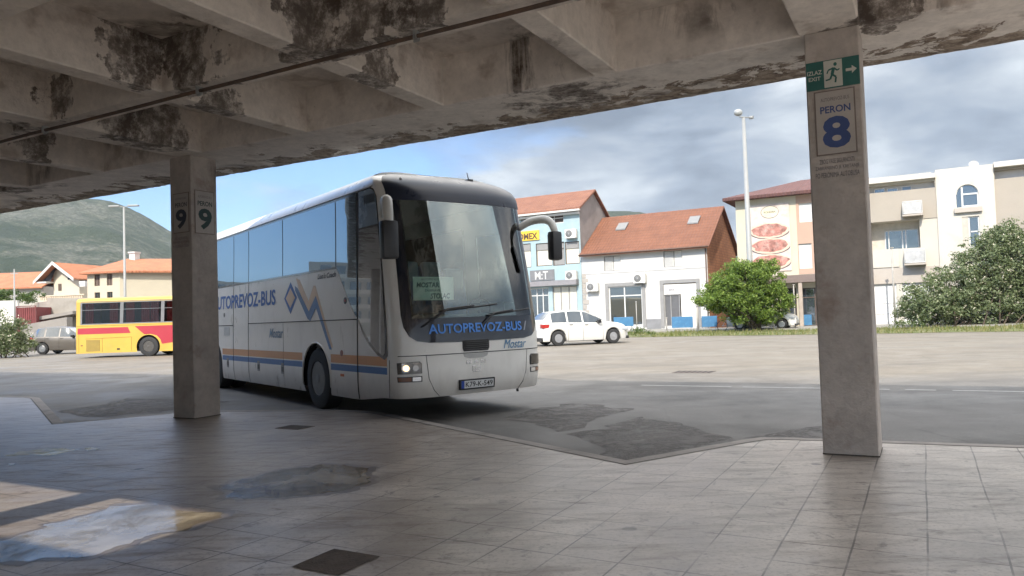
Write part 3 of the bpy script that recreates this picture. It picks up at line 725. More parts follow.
# local frame: +x forwards, +y to the coach's left, z up; rotation of +x to hv
CROT = atan2(hv.y, hv.x)
LEN, HW = 12.1, 1.31
def build_plan(D, p, D2=.35, p2=3.2, HW=HW, LEN=LEN):
    """half outline from the middle of the nose round to the middle of the tail"""
    pts = []
    for k in range(61):
        th_ = pi/2*k/60; y = HW*sin(th_)**(2/p); x = -D*(1-cos(th_)**(2/p))
        pts.append((x, y))
    pts += [(-D-(LEN-D-D2)*k/60, HW) for k in range(1, 61)]
    for k in range(1, 61):
        th_ = pi/2*(1-k/60); y = HW*sin(th_)**(2/p2); x = -LEN+D2*(1-cos(th_)**(2/p2)); pts.append((x, y))
    s = [0]
    for a, b in zip(pts, pts[1:]): s.append(s[-1]+math.hypot(b[0]-a[0], b[1]-a[1]))
    return pts, s
class Body:
    def __init__(self, D, p, D2, p2, HW, LEN, rake, z_arc, arc_h, arc_in, crown, tumble, rk0=-1.3, rk1=-.1, tuck=.03, rear=None):
        self.pts, self.s = build_plan(D, p, D2, p2, HW, LEN); self.__dict__.update(locals()); self.T = self.s[-1]
        self.vtop = z_arc + .5
    def plan(self, t):
        sg = 1 if t < 0 else -1; t = abs(t); s = self.s; lo, hi = 0, len(s)-1
        t = min(t, self.T)
        while hi-lo > 1:
            m = (lo+hi)//2
            if s[m] <= t: lo = m
            else: hi = m
        f = (t-s[lo])/max(1e-9, s[hi]-s[lo]); a, b = self.pts[lo], self.pts[hi]
        return a[0]+(b[0]-a[0])*f, sg*(a[1]+(b[1]-a[1])*f)       # t > 0 is the right-hand side (y < 0)
    def raw(self, t, v):
        x, y = self.plan(t)
        if v <= self.z_arc: z = v; ins = self.tumble*smoothstep(.9, self.z_arc, v)
        else:
            q = min(1, (v-self.z_arc)/.5)*pi/2; z = self.z_arc+self.arc_h*sin(q); ins = self.tumble + self.arc_in*(1-cos(q))
        if getattr(self, 'lift', 0) and v < .7: z += self.lift*(.7-v)/.43*smoothstep(-1.6, -.4, x)
        if v < .55: ins += self.tuck*((.55-v)/.3)**2
        w_ = smoothstep(self.rk0, self.rk1, x); wr = smoothstep(-self.LEN+1., -self.LEN+.1, x)
        r = self.rake(z)
        x -= (r + ins*1.0)*w_
        x += ((self.rear(z) if self.rear else 0) + ins)*(1-wr) if x < -self.LEN/2 else 0
        y *= (self.HW-ins)/self.HW
        return Vector((x, y, z))
    def fn(self, t, v, off=0.):
        p = self.raw(t, v); e = .01
        du = self.raw(t+e, v)-self.raw(t-e, v); dv = self.raw(t, v+e)-self.raw(t, v-e)
        n = du.cross(dv)
        if n.length < 1e-12: n = Vector((1, 0, 0))
        n.normalize()
        if n.dot(Vector((p.x - max(-self.LEN+1.2, min(-1.2, p.x)), p.y, 0))) < 0: n = -n
        return p + n*off
    def tx(self, X, side=1):                # t for a place X along the straight side
        for k in range(60, len(self.s)):
            if self.pts[k][0] <= X:
                f = (self.pts[k-1][0]-X)/max(1e-9, self.pts[k-1][0]-self.pts[k][0]); return side*(self.s[k-1]+f*(self.s[k]-self.s[k-1]))
        return side*self.T
    def ty(self, Y):                        # t on the nose for a lateral place (right positive)
        sg = 1 if Y > 0 else -1; Y = abs(Y)
        for k in range(1, 61):
            if self.pts[k][1] >= Y:
                f = (Y-self.pts[k-1][1])/max(1e-9, self.pts[k][1]-self.pts[k-1][1]); return sg*(self.s[k-1]+f*(self.s[k]-self.s[k-1]))
        return sg*self.s[60]
def coach_rake(z):
    if z < 1.15: return .0
    if z < 3.3: return .34*((z-1.15)/2.15)**1.3
    return .34 + .42*((z-3.3)/.42)**1.6
B = Body(.46, 3.1, .30, 4., HW, LEN, coach_rake, 3.44, .34, .50, .07, .045); B.lift = .085
def shell(B, zs, tstep, holes, arches, name, mat, parent, z0, roofm=None):
    """the skin: grid over the outline, with round wheel openings and window openings left out"""
    n = int(2*B.T/tstep); ts = [-B.T + 2*B.T*k/n for k in range(n)]
    bm = bmesh.new(); rows = []
    for v in zs: rows.append([bm.verts.new((t, v, 0)) for t in ts])
    for r0, r1 in zip(rows, rows[1:]):
        for k in range(n): 
            f = bm.faces.new((r0[k], r0[(k+1) % n], r1[(k+1) % n], r1[k]))
    kill = []
    for f in bm.faces:
        tt = [v.co.x for v in f.verts]
        if max(tt)-min(tt) > 1: continue
        c = f.calc_center_median()
        for (t0, t1, v0, v1) in holes:
            if t0 < c.x < t1 and v0 < c.y < v1: kill.append(f); break
        else:
            for (tc_, zc_, r) in arches:
                if (c.x-tc_)**2+(c.y-zc_)**2 < r*r: kill.append(f); break
    bmesh.ops.delete(bm, geom=kill, context='FACES')
    for e in bm.edges:
        if len(e.link_faces) == 1:
            for v in e.verts:
                for (tc_, zc_, r) in arches:
                    d = math.hypot(v.co.x-tc_, v.co.y-zc_)
                    if abs(d-r) < .09 and v.co.y > z0+.001:
                        v.co.x = tc_+(v.co.x-tc_)*r/d; v.co.y = max(z0+.002, zc_+(v.co.y-zc_)*r/d)
    top = [v for v in bm.verts if v.co.y >= zs[-1]-1e-6]
    for v in bm.verts: v.co = B.raw(v.co.x, v.co.y)
    # close the roof with rings drawn in towards the middle line
    cap = sorted([v for v in top if v.is_valid], key=lambda v: 0)
    loop = rows[-1]; prev = loop
    for q, rise in ((.75, .028), (.45, .048), (.15, .06)):
        ring = []
        for v in loop:
            x, y, z = v.co; xm = max(-B.LEN+1.3, min(-1.5, x))
            ring.append(bm.verts.new((xm+(x-xm)*q, y*q, z+rise*B.crown/.07)))
        for k in range(n): bm.faces.new((prev[k], prev[(k+1) % n], ring[(k+1) % n], ring[k]))
        prev = ring
    half = n//2
    for k in range(half-1):
        a, b, c, d = prev[(half+k) % n], prev[(half+k+1) % n], prev[half-k-1], prev[half-k]
        try: bm.faces.new([x for i, x in enumerate((a, b, c, d)) if x not in (a, b, c, d)[:i]])
        except ValueError: pass
    return obj(name, bm, mat, parent, smooth=True, sharp=40)
COACH = thing('coach', 'large white touring coach with blue lettering, black windscreen surround and lit headlights beside the platform', 'coach', CO, CROT)
_old = pm('coach_white', (.66, .65, .63), .28, .03, 1.5, dirt=(.52, .50, .46), dirtscale=.9, coat=.5)
NAVY = pm('coach_black_gloss', (.012, .014, .022), .12, .1, 3, coat=.6)
SEAM = pm('panel_gap', (.03, .03, .03), .8, .1, 8)
def coach_paint():
    m, nt, bs, out = newmat('coach_white_grimy'); v = coords(nt, False)
    z = sepxyz(nt, v)[2]; n = noise_n(nt, coords(nt, False, (1, 1, .35)), 3., 8, .65); n2 = noise_n(nt, v, .8, 5, .6)
    col = mixc(nt, ramp(nt, n2, [(.35, 0.), (.7, 1.)]), (.76, .745, .71), (.69, .675, .64))
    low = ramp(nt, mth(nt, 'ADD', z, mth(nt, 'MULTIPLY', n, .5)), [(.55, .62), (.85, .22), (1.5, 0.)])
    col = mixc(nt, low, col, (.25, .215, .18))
    col = mixc(nt, ramp(nt, n, [(.56, 0.), (.75, .22)]), col, (.42, .39, .35))
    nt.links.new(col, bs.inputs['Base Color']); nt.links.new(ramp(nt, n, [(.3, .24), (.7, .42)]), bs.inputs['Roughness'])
    bs.inputs['Coat Weight'].default_value = .3; bs.inputs['Coat Roughness'].default_value = .08
    bump(nt, bs, noise_n(nt, v, .7, 2, .4), .12, .03); return m
BODYW = coach_paint()
ORA = pm('stripe_orange', (.62, .30, .13), .4, .05, 5)
BLU = pm('stripe_blue', (.035, .13, .34), .4, .05, 5)
TBLU = pm('letter_blue', (.04, .13, .40), .45, .05, 5)
FBLU = pm('letter_bright_blue', (.06, .22, .62), .4, .05, 5)
PEACH = pm('emblem_peach', (.72, .56, .42), .5, .05, 5)
SIDEG = glass_mirror('coach_side_glass', (.015, .02, .028), .45, .012, .06, (.44, .58, .70))
DOORG = glass_mirror('coach_door_glass', (.02, .028, .03), .22, .02)
WSG = glass_clear('windscreen_glass', (.86, .95, .92), .09)
AXR = AXF + 6.06
zs = [.27, .31, .36, .42, .48, .54, .6, .66, .72, .78, .84, .9, .96, 1.02, 1.08, 1.14, 1.2, 1.3, 1.4, 1.5, 1.7, 1.9, 2.1, 2.3, 2.5, 2.7, 2.9, 3.1, 3.28, 3.42, 3.5, 3.58, 3.66, 3.74, 3.82, 3.92]
arch = [(B.tx(-AXF, s), .52, .60) for s in (1, -1)] + [(B.tx(-AXR, s), .52, .60) for s in (1, -1)]
wy = B.ty(1.12)
holes = [(-wy, wy, 1.5, 3.28), (B.tx(-1.9, -1), B.tx(-.6, -1), 1.7, 2.9), (B.tx(-6.5, -1), B.tx(-2.3, -1), 1.9, 3.1)]
for i, h_ in enumerate(holes): holes[i] = (min(h_[0], h_[1]), max(h_[0], h_[1]), h_[2], h_[3])
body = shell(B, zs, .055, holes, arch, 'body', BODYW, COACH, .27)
F = B.fn
def tx(X): return B.tx(X, 1)
def poly_side(name, P, off, mat, parent=COACH, thick=.01, step=.12): return panel(name, [(tx(x), z) for x, z in P], F, off, mat, parent, step, thick)
# liner, floor and seats
bm = bmesh.new()
box(bm, -11.6, -.75, -1.16, 1.16, .95, 1.05)
quad(bm, [(-11.6, -1.2, 1.05), (-.9, -1.2, 1.05), (-.9, -1.2, 3.4), (-11.6, -1.2, 3.4)]); quad(bm, [(-11.6, -1.2, 3.38), (-1.3, -1.2, 3.38), (-1.3, 1.2, 3.38), (-11.6, 1.2, 3.38)])
quad(bm, [(-11.6, 1.19, 1.05), (-1, 1.19, 1.05), (-1, 1.19, 1.72), (-11.6, 1.19, 1.72)])
quad(bm, [(-6, -1.2, 1.05), (-6, 1.2, 1.05), (-6, 1.2, 3.4), (-6, -1.2, 3.4)])
obj('cabin_lining', bm, pm('coach_lining', (.22, .23, .24), .8, .1, 3), COACH)
SEATM = pm('seat_cloth', (.10, .16, .30), .9, .2, 12)
SEATH = pm('seat_head_cloth', (.22, .30, .36), .9, .1, 12)
def coach_seat(x, y, base=1.05):
    t = bmesh.new()
    box(t, x-.25, x+.25, y-.22, y+.22, base+.32, base+.47, 0, .04)
    prism(t, [(x-.22, base+.4), (x-.12, base+.42), (x-.26, base+1.1), (x-.31, base+1.22), (x-.40, base+1.18), (x-.38, base+1.02)], y-.21, y+.21)
    box(t, x-.1, x+.1, y-.05, y+.05, base, base+.34)
    s_ = obj('seat', t, SEATM, COACH)
    t = bmesh.new(); vs = box(t, x-.40, x-.22, y-.19, y+.19, base+.86, base+1.28, 0, .07)
    obj('headrest', t, SEATH, s_)
for x in (-2.6, -3.4, -4.2, -5.0):
    for y in (-.9, -.42, .42, .9): coach_seat(x, y, 1.25)
coach_seat(-1.55, .72, 1.05); coach_seat(-2.0, -.55, 1.15)
bm = bmesh.new(); prism(bm, [(-.42, 1.05), (-.42, 1.45), (-.62, 1.52), (-1.0, 1.42), (-1.05, 1.05)], -1.05, 1.05); obj('dashboard', bm, pm('dash_grey', (.035, .036, .04), .6, .2, 6), COACH)
bm = bmesh.new()
for k in range(24):
    a0, a1 = 2*pi*k/24, 2*pi*(k+1)/24
    tube(bm, [(-1.02+.1*sin(a)*.6, .68+.23*cos(a), 1.58+.2*sin(a)) for a in (a0, a1)], .014, 6, caps=False)
tube(bm, [(-.85, .68, 1.35), (-1.02, .68, 1.57)], .03, 8); obj('steering_wheel', bm, BLACKP, COACH)
bm = bmesh.new()
for k in range(6): tube(bm, [(-.78-.03*k % .05, -.98+.035*k, 1.5), (-.86, -1.0+.035*k, 2.3), (-.98, -1.0+.03*k, 3.25)], .03, 8)
obj('curtain', bm, pm('curtain_blue', (.05, .08, .15), .9, .2, 9), COACH)
# wheels
def wheel(parent, cx, cy, cz, R, wd, side, rim=ALLOY, seg=40, nuts=10, holes_=10, label=None, rimr=.56):
    """side = -1: outer face looks to -y"""
    bm = bmesh.new(); h = wd/2; q = R*rimr
    lathe_y(bm, [(q, -h*.8), (q+.02, -h), (R*.9, -h*1.02), (R*.975, -h*.9), (R, -h*.6), (R, h*.6), (R*.97, h*.9), (R*.9, h), (q, h*.9), (q*.97, 0), (q, -h*.8)], cx, cz, cy, seg, caps=False)
    wv_ = obj('tyre', bm, BLACKR, None, smooth=True, sharp=40); wv_.parent = parent
    bm = bmesh.new(); s = side
    lathe_y(bm, [(q, s*h*.95), (q*.96, s*h*.98), (q*.9, s*h*.8), (q*.84, s*h*.35), (q*.5, s*h*.15), (q*.46, s*h*.55), (q*.30, s*h*.62), (q*.26, s*h*.95), (q*.2, s*h*1.0), (.001, s*h*1.0)], cx, cz, cy, seg)
    for k in range(nuts):
        an = 2*pi*k/nuts; x, z = cx+q*.38*cos(an), cz+q*.38*sin(an)
        tube(bm, [(x, cy+s*h*.56, z), (x, cy+s*h*.72, z)], .016*R/.5, 6)
    for k in range(holes_):
        an = 2*pi*(k+.5)/holes_; r_ = q*.67; x, z = cx+r_*cos(an), cz+r_*sin(an); yy = cy+s*h*.30
        f = bm.faces.new([bm.verts.new((x+q*.12*cos(b_), yy+s*.014, z+q*.12*sin(b_))) for b_ in [2*pi*j/10 for j in range(10)]]); f.material_index = 1
    obj('rim', bm, [rim, DARK], wv_, smooth=True, sharp=35)
    return wv_
RIMC = pm('dirty_coach_rim', (.15, .145, .14), .5, .2, 9, metal=.5)
for x in (-AXF, -AXR):
    for s in (-1, 1):
        wheel(COACH, x, s*(HW-.17), .515, .515, .29, s, RIMC)
        if x == -AXR: wheel(COACH, x, s*(HW-.50), .515, .515, .28, s, RIMC, nuts=0, holes_=0)
bm = bmesh.new()
for x in (-AXF, -AXR):
    for s in (-1, 1):
        y0, y1 = sorted((s*.62, s*1.262)); n = 20; prev = None
        for k in range(n+1):
            an = pi*k/n*1.14-.22; p0 = bm.verts.new((x+.605*cos(an), y0, max(.3, .52+.605*sin(an)))); p1 = bm.verts.new((x+.605*cos(an), y1, max(.3, .52+.605*sin(an))))
            if prev: bm.faces.new((prev[0], p0, p1, prev[1]))
            prev = (p0, p1)
        quad(bm, [(x-.6, s*.62, .3), (x+.6, s*.62, .3), (x+.6, s*.62, 1.12), (x-.6, s*.62, 1.12)])
box(bm, -11.4, -.6, -1.1, 1.1, .33, .36); tube(bm, [(-AXF, -1, .5), (-AXF, 1, .5)], .07); tube(bm, [(-AXR, -1, .5), (-AXR, 1, .5)], .1)
for x0_, x1_ in ((-2.35+.05, -.55), (-AXR+.62, -AXF-.62), (-11.5, -AXR-.62)): box(bm, x0_, x1_, -1.15, 1.15, .34, .95)
obj('chassis', bm, pm('chassis_black', (.014, .014, .014), .9, .2, 5), COACH)
# arch lips
bm = bmesh.new()
tube(bm, [F(tx(-AXF+.605*cos(a)), max(.28, .52+.605*sin(a)), .004) for a in [pi*1.13*k/30-.2 for k in range(31)]], .014, 6); obj('arch_lip', bm, BODYW, COACH)
# ---- side glass: belt at 2.36, dropping down to the door
poly_side('side_window', [(-1.43, 1.55), (-1.62, 1.72), (-2.16, 2.36), (-2.16, 3.42), (-1.43, 3.42)], .012, SIDEG, step=.1)
edges_ = [-2.19, -4.60, -6.63, -7.65, -9.65, -11.65]
for x1_, x0_ in zip(edges_, edges_[1:]):
    g_ = poly_side('side_window', [(x1_-.018, 2.36), (x0_+.018, 2.36), (x0_+.018, 3.42), (x1_-.018, 3.42)], .012, SIDEG)
poly_side('window_surround', [(-1.40, 1.50), (-1.6, 1.66), (-2.18, 2.33), (-11.7, 2.33), (-11.7, 3.455), (-1.40, 3.455)], .006, NAVY, thick=.006)
# gutter rail
bm = bmesh.new(); tube(bm, [F(tx(-.55-11.2*k/60), 3.47, .006) for k in range(61)], .012, 6); obj('roof_rail', bm, pm('gutter_grey', (.35, .35, .35), .5), COACH)
# left side glass, clear
poly_l = lambda name, P, off, mat: panel(name, [(B.tx(x, -1), z) for x, z in P], F, off, mat, COACH, .15, .004)
CG = glass_clear('clear_side_glass', (.75, .80, .78), .1)
poly_l('side_window', [(-.58, 1.68), (-1.92, 1.68), (-1.92, 2.92), (-.58, 2.92)], .004, CG)
poly_l('side_window', [(-2.28, 1.88), (-6.52, 1.88), (-6.52, 3.12), (-2.28, 3.12)], .004, CG)
# stripes, split by panel gaps
def stripe(name, x0, x1, z0, z1, mat): poly_side(name, [(x0, z0), (x1, z0), (x1, z1), (x0, z1)], .0025, mat, thick=.003, step=.15)
for a_, b_ in ((-11.6, -AXR-.62), (-AXR+.62, -AXF-.62), (-AXF+.62, -.47)):
    stripe('orange_stripe', a_, b_, .81, .945, ORA); stripe('blue_stripe', a_, b_, .69, .79, BLU)
    stripe('orange_stripe', a_, b_, .735, .79, BLU) if False else None
# panel gaps
def gap(P, r=.006):
    bm = bmesh.new(); tube(bm, [F(tx(x), z, .001) for x, z in P], r, 5); return obj('panel_gap', bm, SEAM, COACH)
lin = lambda a, b, n: [(a[0]+(b[0]-a[0])*k/n, a[1]+(b[1]-a[1])*k/n) for k in range(n+1)]
gap(lin((-1.43, .28), (-1.38, 3.45), 24), .011)
gap(lin((-6.64, .28), (-6.64, 2.33), 10), .006); gap(lin((-7.67, .28), (-7.67, 2.33), 10), .006); gap(lin((-4.6, .3), (-4.6, 1.48), 6), .003)
gap(lin((-6.64, 1.49), (-1.43, 1.50), 20), .008); gap(lin((-7.67, 1.46), (-11.6, 1.46), 10), .008)
gap(lin((-11.6, .62), (-10.1, .62), 6), .005)
# latches, fillers, lamps on the flank
for x in (-4.66, -6.02, -8.1, -10.6):
    l_ = poly_side('locker_latch', [(x-.07, .53), (x+.07, .53), (x+.07, .73), (x-.07, .73)], .004, pm('latch_grey', (.22, .22, .22), .5), thick=.006)
    panel('handle', [(tx(x-.045), .57), (tx(x+.045), .57), (tx(x+.045), .66), (tx(x-.045), .66)], F, .010, BLACKP, l_, 1, .006)
def disc(name, x, z, r, off, mat, parent=COACH): return panel(name, [(tx(x)+r*cos(2*pi*k/20), z+r*sin(2*pi*k/20)) for k in range(20)], F, off, mat, parent, 1, .008)
d_ = disc('filler_cap', -1.85, 1.80, .055, .004, BLACKP); disc('centre', -1.85, 1.80, .022, .008, pm('lens_red', (.35, .02, .015), .3), d_)
disc('side_marker', -2.0, .97, .05, .006, pm('lens_dull_red', (.22, .05, .03), .3))
disc('filler_cap', -8.35, 1.70, .05, .004, BLACKP)
poly_side('side_marker', [(-2.06, .60), (-1.93, .60), (-1.93, .64), (-2.06, .64)], .006, pm('lens_orange', (.5, .12, .02), .3), thick=.006)
poly_side('locker_latch', [(-8.35, 1.24), (-7.95, 1.24), (-7.95, 1.42), (-8.35, 1.42)], .004, pm('recess_white', (.5, .5, .48), .5), thick=.004)
# lettering
SP = lambda u, v, o: F(tx(u), v, o)
text('lettering', 'AUTOPREVOZ-BUS', -9.25, -5.0, 1.83, 2.13, SP, .005, TBLU, COACH, .025)
text('lettering', "Lion's Coach", -2.95, -2.2, 2.20, 2.29, SP, .005, pm('letter_black', (.03, .03, .035), .5), COACH, .02, .2)
text('lettering', 'Mostar', -5.35, -4.6, 1.20, 1.38, SP, .005, pm('letter_pale_blue', (.20, .30, .42), .5), COACH, .012, .35)
em = poly_side('emblem', [(-4.22, 2.22), (-3.90, 1.93), (-4.22, 1.64), (-4.54, 1.93)], .003, TBLU, thick=.003)
panel('emblem_inset', [(tx(-4.22), 2.11), (tx(-3.99), 1.93), (tx(-4.22), 1.75), (tx(-4.45), 1.93)], F, .0055, PEACH, em, 1, .002)
poly_side('zigzag_stripe', [(-3.95, 2.28), (-3.78, 2.24), (-3.36, 1.84), (-3.14, 2.10), (-3.06, 2.10), (-2.33, 1.06), (-2.40, 1.04), (-3.06, 1.90), (-3.30, 1.66), (-3.42, 1.68), (-3.80, 2.06)], .003, PEACH, thick=.003, step=.3)
poly_side('zigzag_stripe', [(-4.0, 2.14), (-3.88, 2.10), (-3.34, 1.66), (-3.04, 1.92), (-2.97, 1.84), (-2.38, 1.02), (-2.47, 1.02), (-3.02, 1.72), (-3.28, 1.50), (-3.40, 1.54), (-3.98, 2.05)], .0055, pm('zigzag_blue', (.12, .22, .42), .45), thick=.003, step=.3)
# ---- the door on the right corner
poly_side('door_glass', [(-1.35, 1.52), (-1.20, 1.34), (-.98, 1.16), (-.74, 1.02), (-.56, .96), (-.50, 1.0), (-.48, 1.2), (-.47, 2.86), (-1.33, 2.86)], .012, DOORG, step=.08)
poly_side('vent_panel', [(-1.33, 2.89), (-.47, 2.89), (-.47, 3.30), (-.55, 3.40), (-.75, 3.445), (-1.33, 3.445)], .010, pm('tinted_panel', (.09, .12, .14), .25, coat=.5), step=.08)
bm = bmesh.new()
for k in range(7):
    x = -1.12+.09*k; bm2 = [F(tx(x+u), v, .013) for u, v in ((0, 3.23), (.045, 3.23), (.055, 3.36), (.01, 3.36))]; quad(bm, bm2)
obj('vent_slots', bm, SEAM, COACH)
poly_side('door_frame', [(-1.37, 1.47), (-1.22, 1.28), (-1.0, 1.10), (-.74, .96), (-.52, .90), (-.44, .96), (-.44, 3.30), (-.52, 3.43), (-.72, 3.47), (-1.37, 3.47)], .006, NAVY, thick=.006, step=.08)
gap([(-.43, .28), (-.40, .5), (-.39, .9)], .006)
# ---- the nose
def poly_front(name, P, off, mat, parent=COACH, thick=.01, step=.08): return panel(name, [(B.ty(y), z) for y, z in P], F, off, mat, parent, step, thick)
sm = lambda P: P + [(-y, z) for y, z in P[::-1]]
# black lower band with big rounded corners, black side posts and header
poly_front('lower_black_band', sm([(.26, 1.12), (.85, 1.13), (1.03, 1.16), (1.13, 1.23), (1.19, 1.36), (1.21, 1.53)]), .006, NAVY)
for s_ in (1, -1):
    poly_front('windscreen_post', [(s_*1.21, 1.53), (s_*1.21, 3.24), (s_*1.06, 3.24), (s_*1.06, 1.53)], .006, NAVY)
poly_front('windscreen', [(-1.08, 1.48), (1.08, 1.48), (1.08, 3.30), (-1.08, 3.30)], .012, WSG, thick=.004)
poly_front('header_panel', [(-1.24, 3.22), (1.24, 3.22), (1.24, 3.5), (1.20, 3.62), (1.08, 3.70), (-1.08, 3.70), (-1.20, 3.62), (-1.24, 3.5)], .016, pm('header_navy', (.018, .022, .036), .30, .1, 3, spec=.3), thick=.014)
CORN = pm('pillar_grey_white', (.5, .49, .47), .35, .05, 3)
# wipers
def FP(y, z, o): return F(B.ty(y), z, o)
for p0, p1, p2 in (((.95, 1.36), (.55, 1.60), (-.35, 1.66)), ((-.05, 1.36), (-.25, 1.52), (-1.0, 1.58))):
    bm = bmesh.new(); P_ = lin(p0, p1, 5)+lin(p1, ((p1[0]+p2[0])/2, (p1[1]+p2[1])/2+.01), 4)
    tube(bm, [FP(y, z, .055) for y, z in P_], .013, 6); wi = obj('wiper', bm, BLACKP, COACH)
    bm = bmesh.new(); q0 = (p1[0]+.12*(1 if p1[0] > p2[0] else -1), p1[1]-.03)
    tube(bm, [FP(y, z, .03) for y, z in lin(q0, (p2[0], p2[1]), 12)], .011, 6); obj('wiper_blade', bm, BLACKP, wi)
NP = lambda u, v, o: F(B.ty(-u), v, o)       # u grows to the reader's right
text('lettering', 'AUTOPREVOZ-BUS', -.86, .80, 1.25, 1.39, NP, .018, FBLU, COACH, .022)
poly_front('slash_mark', [(-.875, 1.25), (-.845, 1.25), (-.905, 1.39), (-.925, 1.39)][::-1], .009, pm('mark_grey', (.3, .32, .36), .4), thick=.003)
text('lettering', 'Mostar', .42, .88, .985, 1.12, NP, .010, pm('letter_mid_blue', (.05, .20, .38), .5), COACH, .0, .4)
g_ = poly_front('grille', [(-.13, .98), (.30, .98), (.32, 1.02), (.32, 1.14), (-.15, 1.14), (-.15, 1.02)], .008, pm('grille_black', (.02, .02, .02), .6))
for k in range(5):
    bm = bmesh.new(); tube(bm, [FP(-.12+.42*j/8, 1.0+.028*k, .014) for j in range(9)], .006, 5); obj('grille_bar', bm, pm('grille_bar', (.05, .05, .052), .4), g_)
bm = bmesh.new(); tube(bm, [FP(-1.26+2.52*k/60, .955-.0*abs(k-30)/30, .0015) for k in range(61)], .006, 5); obj('panel_gap', bm, SEAM, COACH)
for s_ in (1, -1):
    bm = bmesh.new(); tube(bm, [FP(s_*y, z, .0015) for y, z in ((.72, .28), (.80, .40), (.87, .6), (.905, .95))], .004, 5); obj('panel_gap', bm, SEAM, COACH)
text('maker_lettering', 'MAN', -.26, .08, .80, .85, NP, .008, CHROME, COACH, .02, 0, 1.6)
poly_front('handle_recess', [(-.13, .945), (-.11, .90), (-.03, .875), (.21, .875), (.29, .90), (.31, .945)], .004, pm('recess_shadow', (.40, .40, .39), .5), thick=.004)
eb = poly_front('maker_emblem', [(.02, .665), (.16, .665), (.16, .765), (.02, .765)], .006, CHROME, thick=.006)
poly_front('emblem_field', [(.035, .68), (.145, .68), (.145, .75), (.035, .75)], .008, BODYW, eb, .003)
poly_front('emblem_figure', [(.045, .69), (.135, .69), (.12, .73), (.09, .715), (.07, .74), (.05, .73)], .0095, CHROME, eb, .002)
# number plate
np_ = poly_front('number_plate', [(-.22, .36), (.40, .36), (.40, .54), (-.22, .54)], .030, BLACKP, thick=.03)
poly_front('plate_field', [(-.195, .385), (.375, .385), (.375, .515), (-.195, .515)], .0325, pm('plate_white', (.55, .56, .56), .4), np_, .003)
poly_front('plate_band', [(.375, .385), (.375, .515), (.325, .515), (.325, .385)], .034, pm('plate_blue', (.02, .06, .3), .4), np_, .002)
text('plate_lettering', 'K79-K-549', -.305, .175, .405, .497, NP, .0345, pm('plate_black', (.02, .02, .02), .5), np_, .012)
# headlights: upper lamp pair and lower strip on each side
LAMPG = pm('lamp_recess', (.05, .05, .05), .4)
LIT = emis('lit_headlamp', (1., .62, .30), 1.6)
for s_ in (1, -1):
    h_ = poly_front('headlight', [(s_*.97, .705), (s_*1.265, .70), (s_*1.27, .86), (s_*1.0, .875), (s_*.97, .84)], .006, LAMPG, thick=.01)
    for yy, rr, mt in ((1.055, .042, CHROME), (1.175, .060, LIT)):
        P_ = [(B.ty(s_*yy)+rr*cos(2*pi*k/20), .785+rr*sin(2*pi*k/20)) for k in range(20)]
        panel('reflector', [(a, b) for a, b in P_], F, .012, CHROME, h_, 1, .006)
        panel('lamp', [(B.ty(s_*yy)+(a-B.ty(s_*yy))*.72, .785+(b-.785)*.72) for a, b in P_], F, .014, mt if s_ == 1 or mt is CHROME else emis('lit_headlamp_dim', (1., .62, .30), .8), h_, 1, .003)
    poly_front('lamp_cover', [(s_*.98, .71), (s_*1.26, .706), (s_*1.265, .855), (s_*1.005, .868), (s_*.98, .835)], .018, glass_clear('lamp_cover', (.85, .85, .85), .1), h_, .002)
    l_ = poly_front('lower_lamp', [(s_*.97, .56), (s_*1.265, .56), (s_*1.27, .655), (s_*.97, .66)], .006, LAMPG, thick=.01)
    poly_front('fog_lens', [(s_*.985, .575), (s_*1.10, .575), (s_*1.10, .645), (s_*.985, .645)], .010, CHROME, l_, .004)
    poly_front('indicator_lens', [(s_*1.115, .575), (s_*1.255, .575), (s_*1.26, .64), (s_*1.115, .645)], .010, pm('lens_amber', (.22, .10, .06), .2), l_, .004)
# destination board behind the glass
bm = bmesh.new(); box(bm, -.21, -.20, -1.0, -.32, 1.74, 2.08)
BOARDM = pm('route_card', (.70, .82, .78), .6, .04, 8)
rb = obj('route_board', bm, BOARDM, COACH)
BP = lambda u, v, o: Vector((-.198+o, u+.03, v))
TEAL = pm('board_teal', (.02, .12, .14), .5)
text('board_lettering', 'MOSTAR', -.98, -.60, 1.925, 2.0, BP, .002, TEAL, rb, .03, .15)
text('board_lettering', 'STOLAC', -.75, -.42, 1.76, 1.84, BP, .002, TEAL, rb, .03, .1)
text('board_lettering', 'DUBRAVE', -.84, -.58, 1.865, 1.90, BP, .002, TEAL, rb, .01)
text('board_lettering', 'AUTOPREVOZ', -.90, -.60, 2.03, 2.06, BP, .002, TEAL, rb, .0)
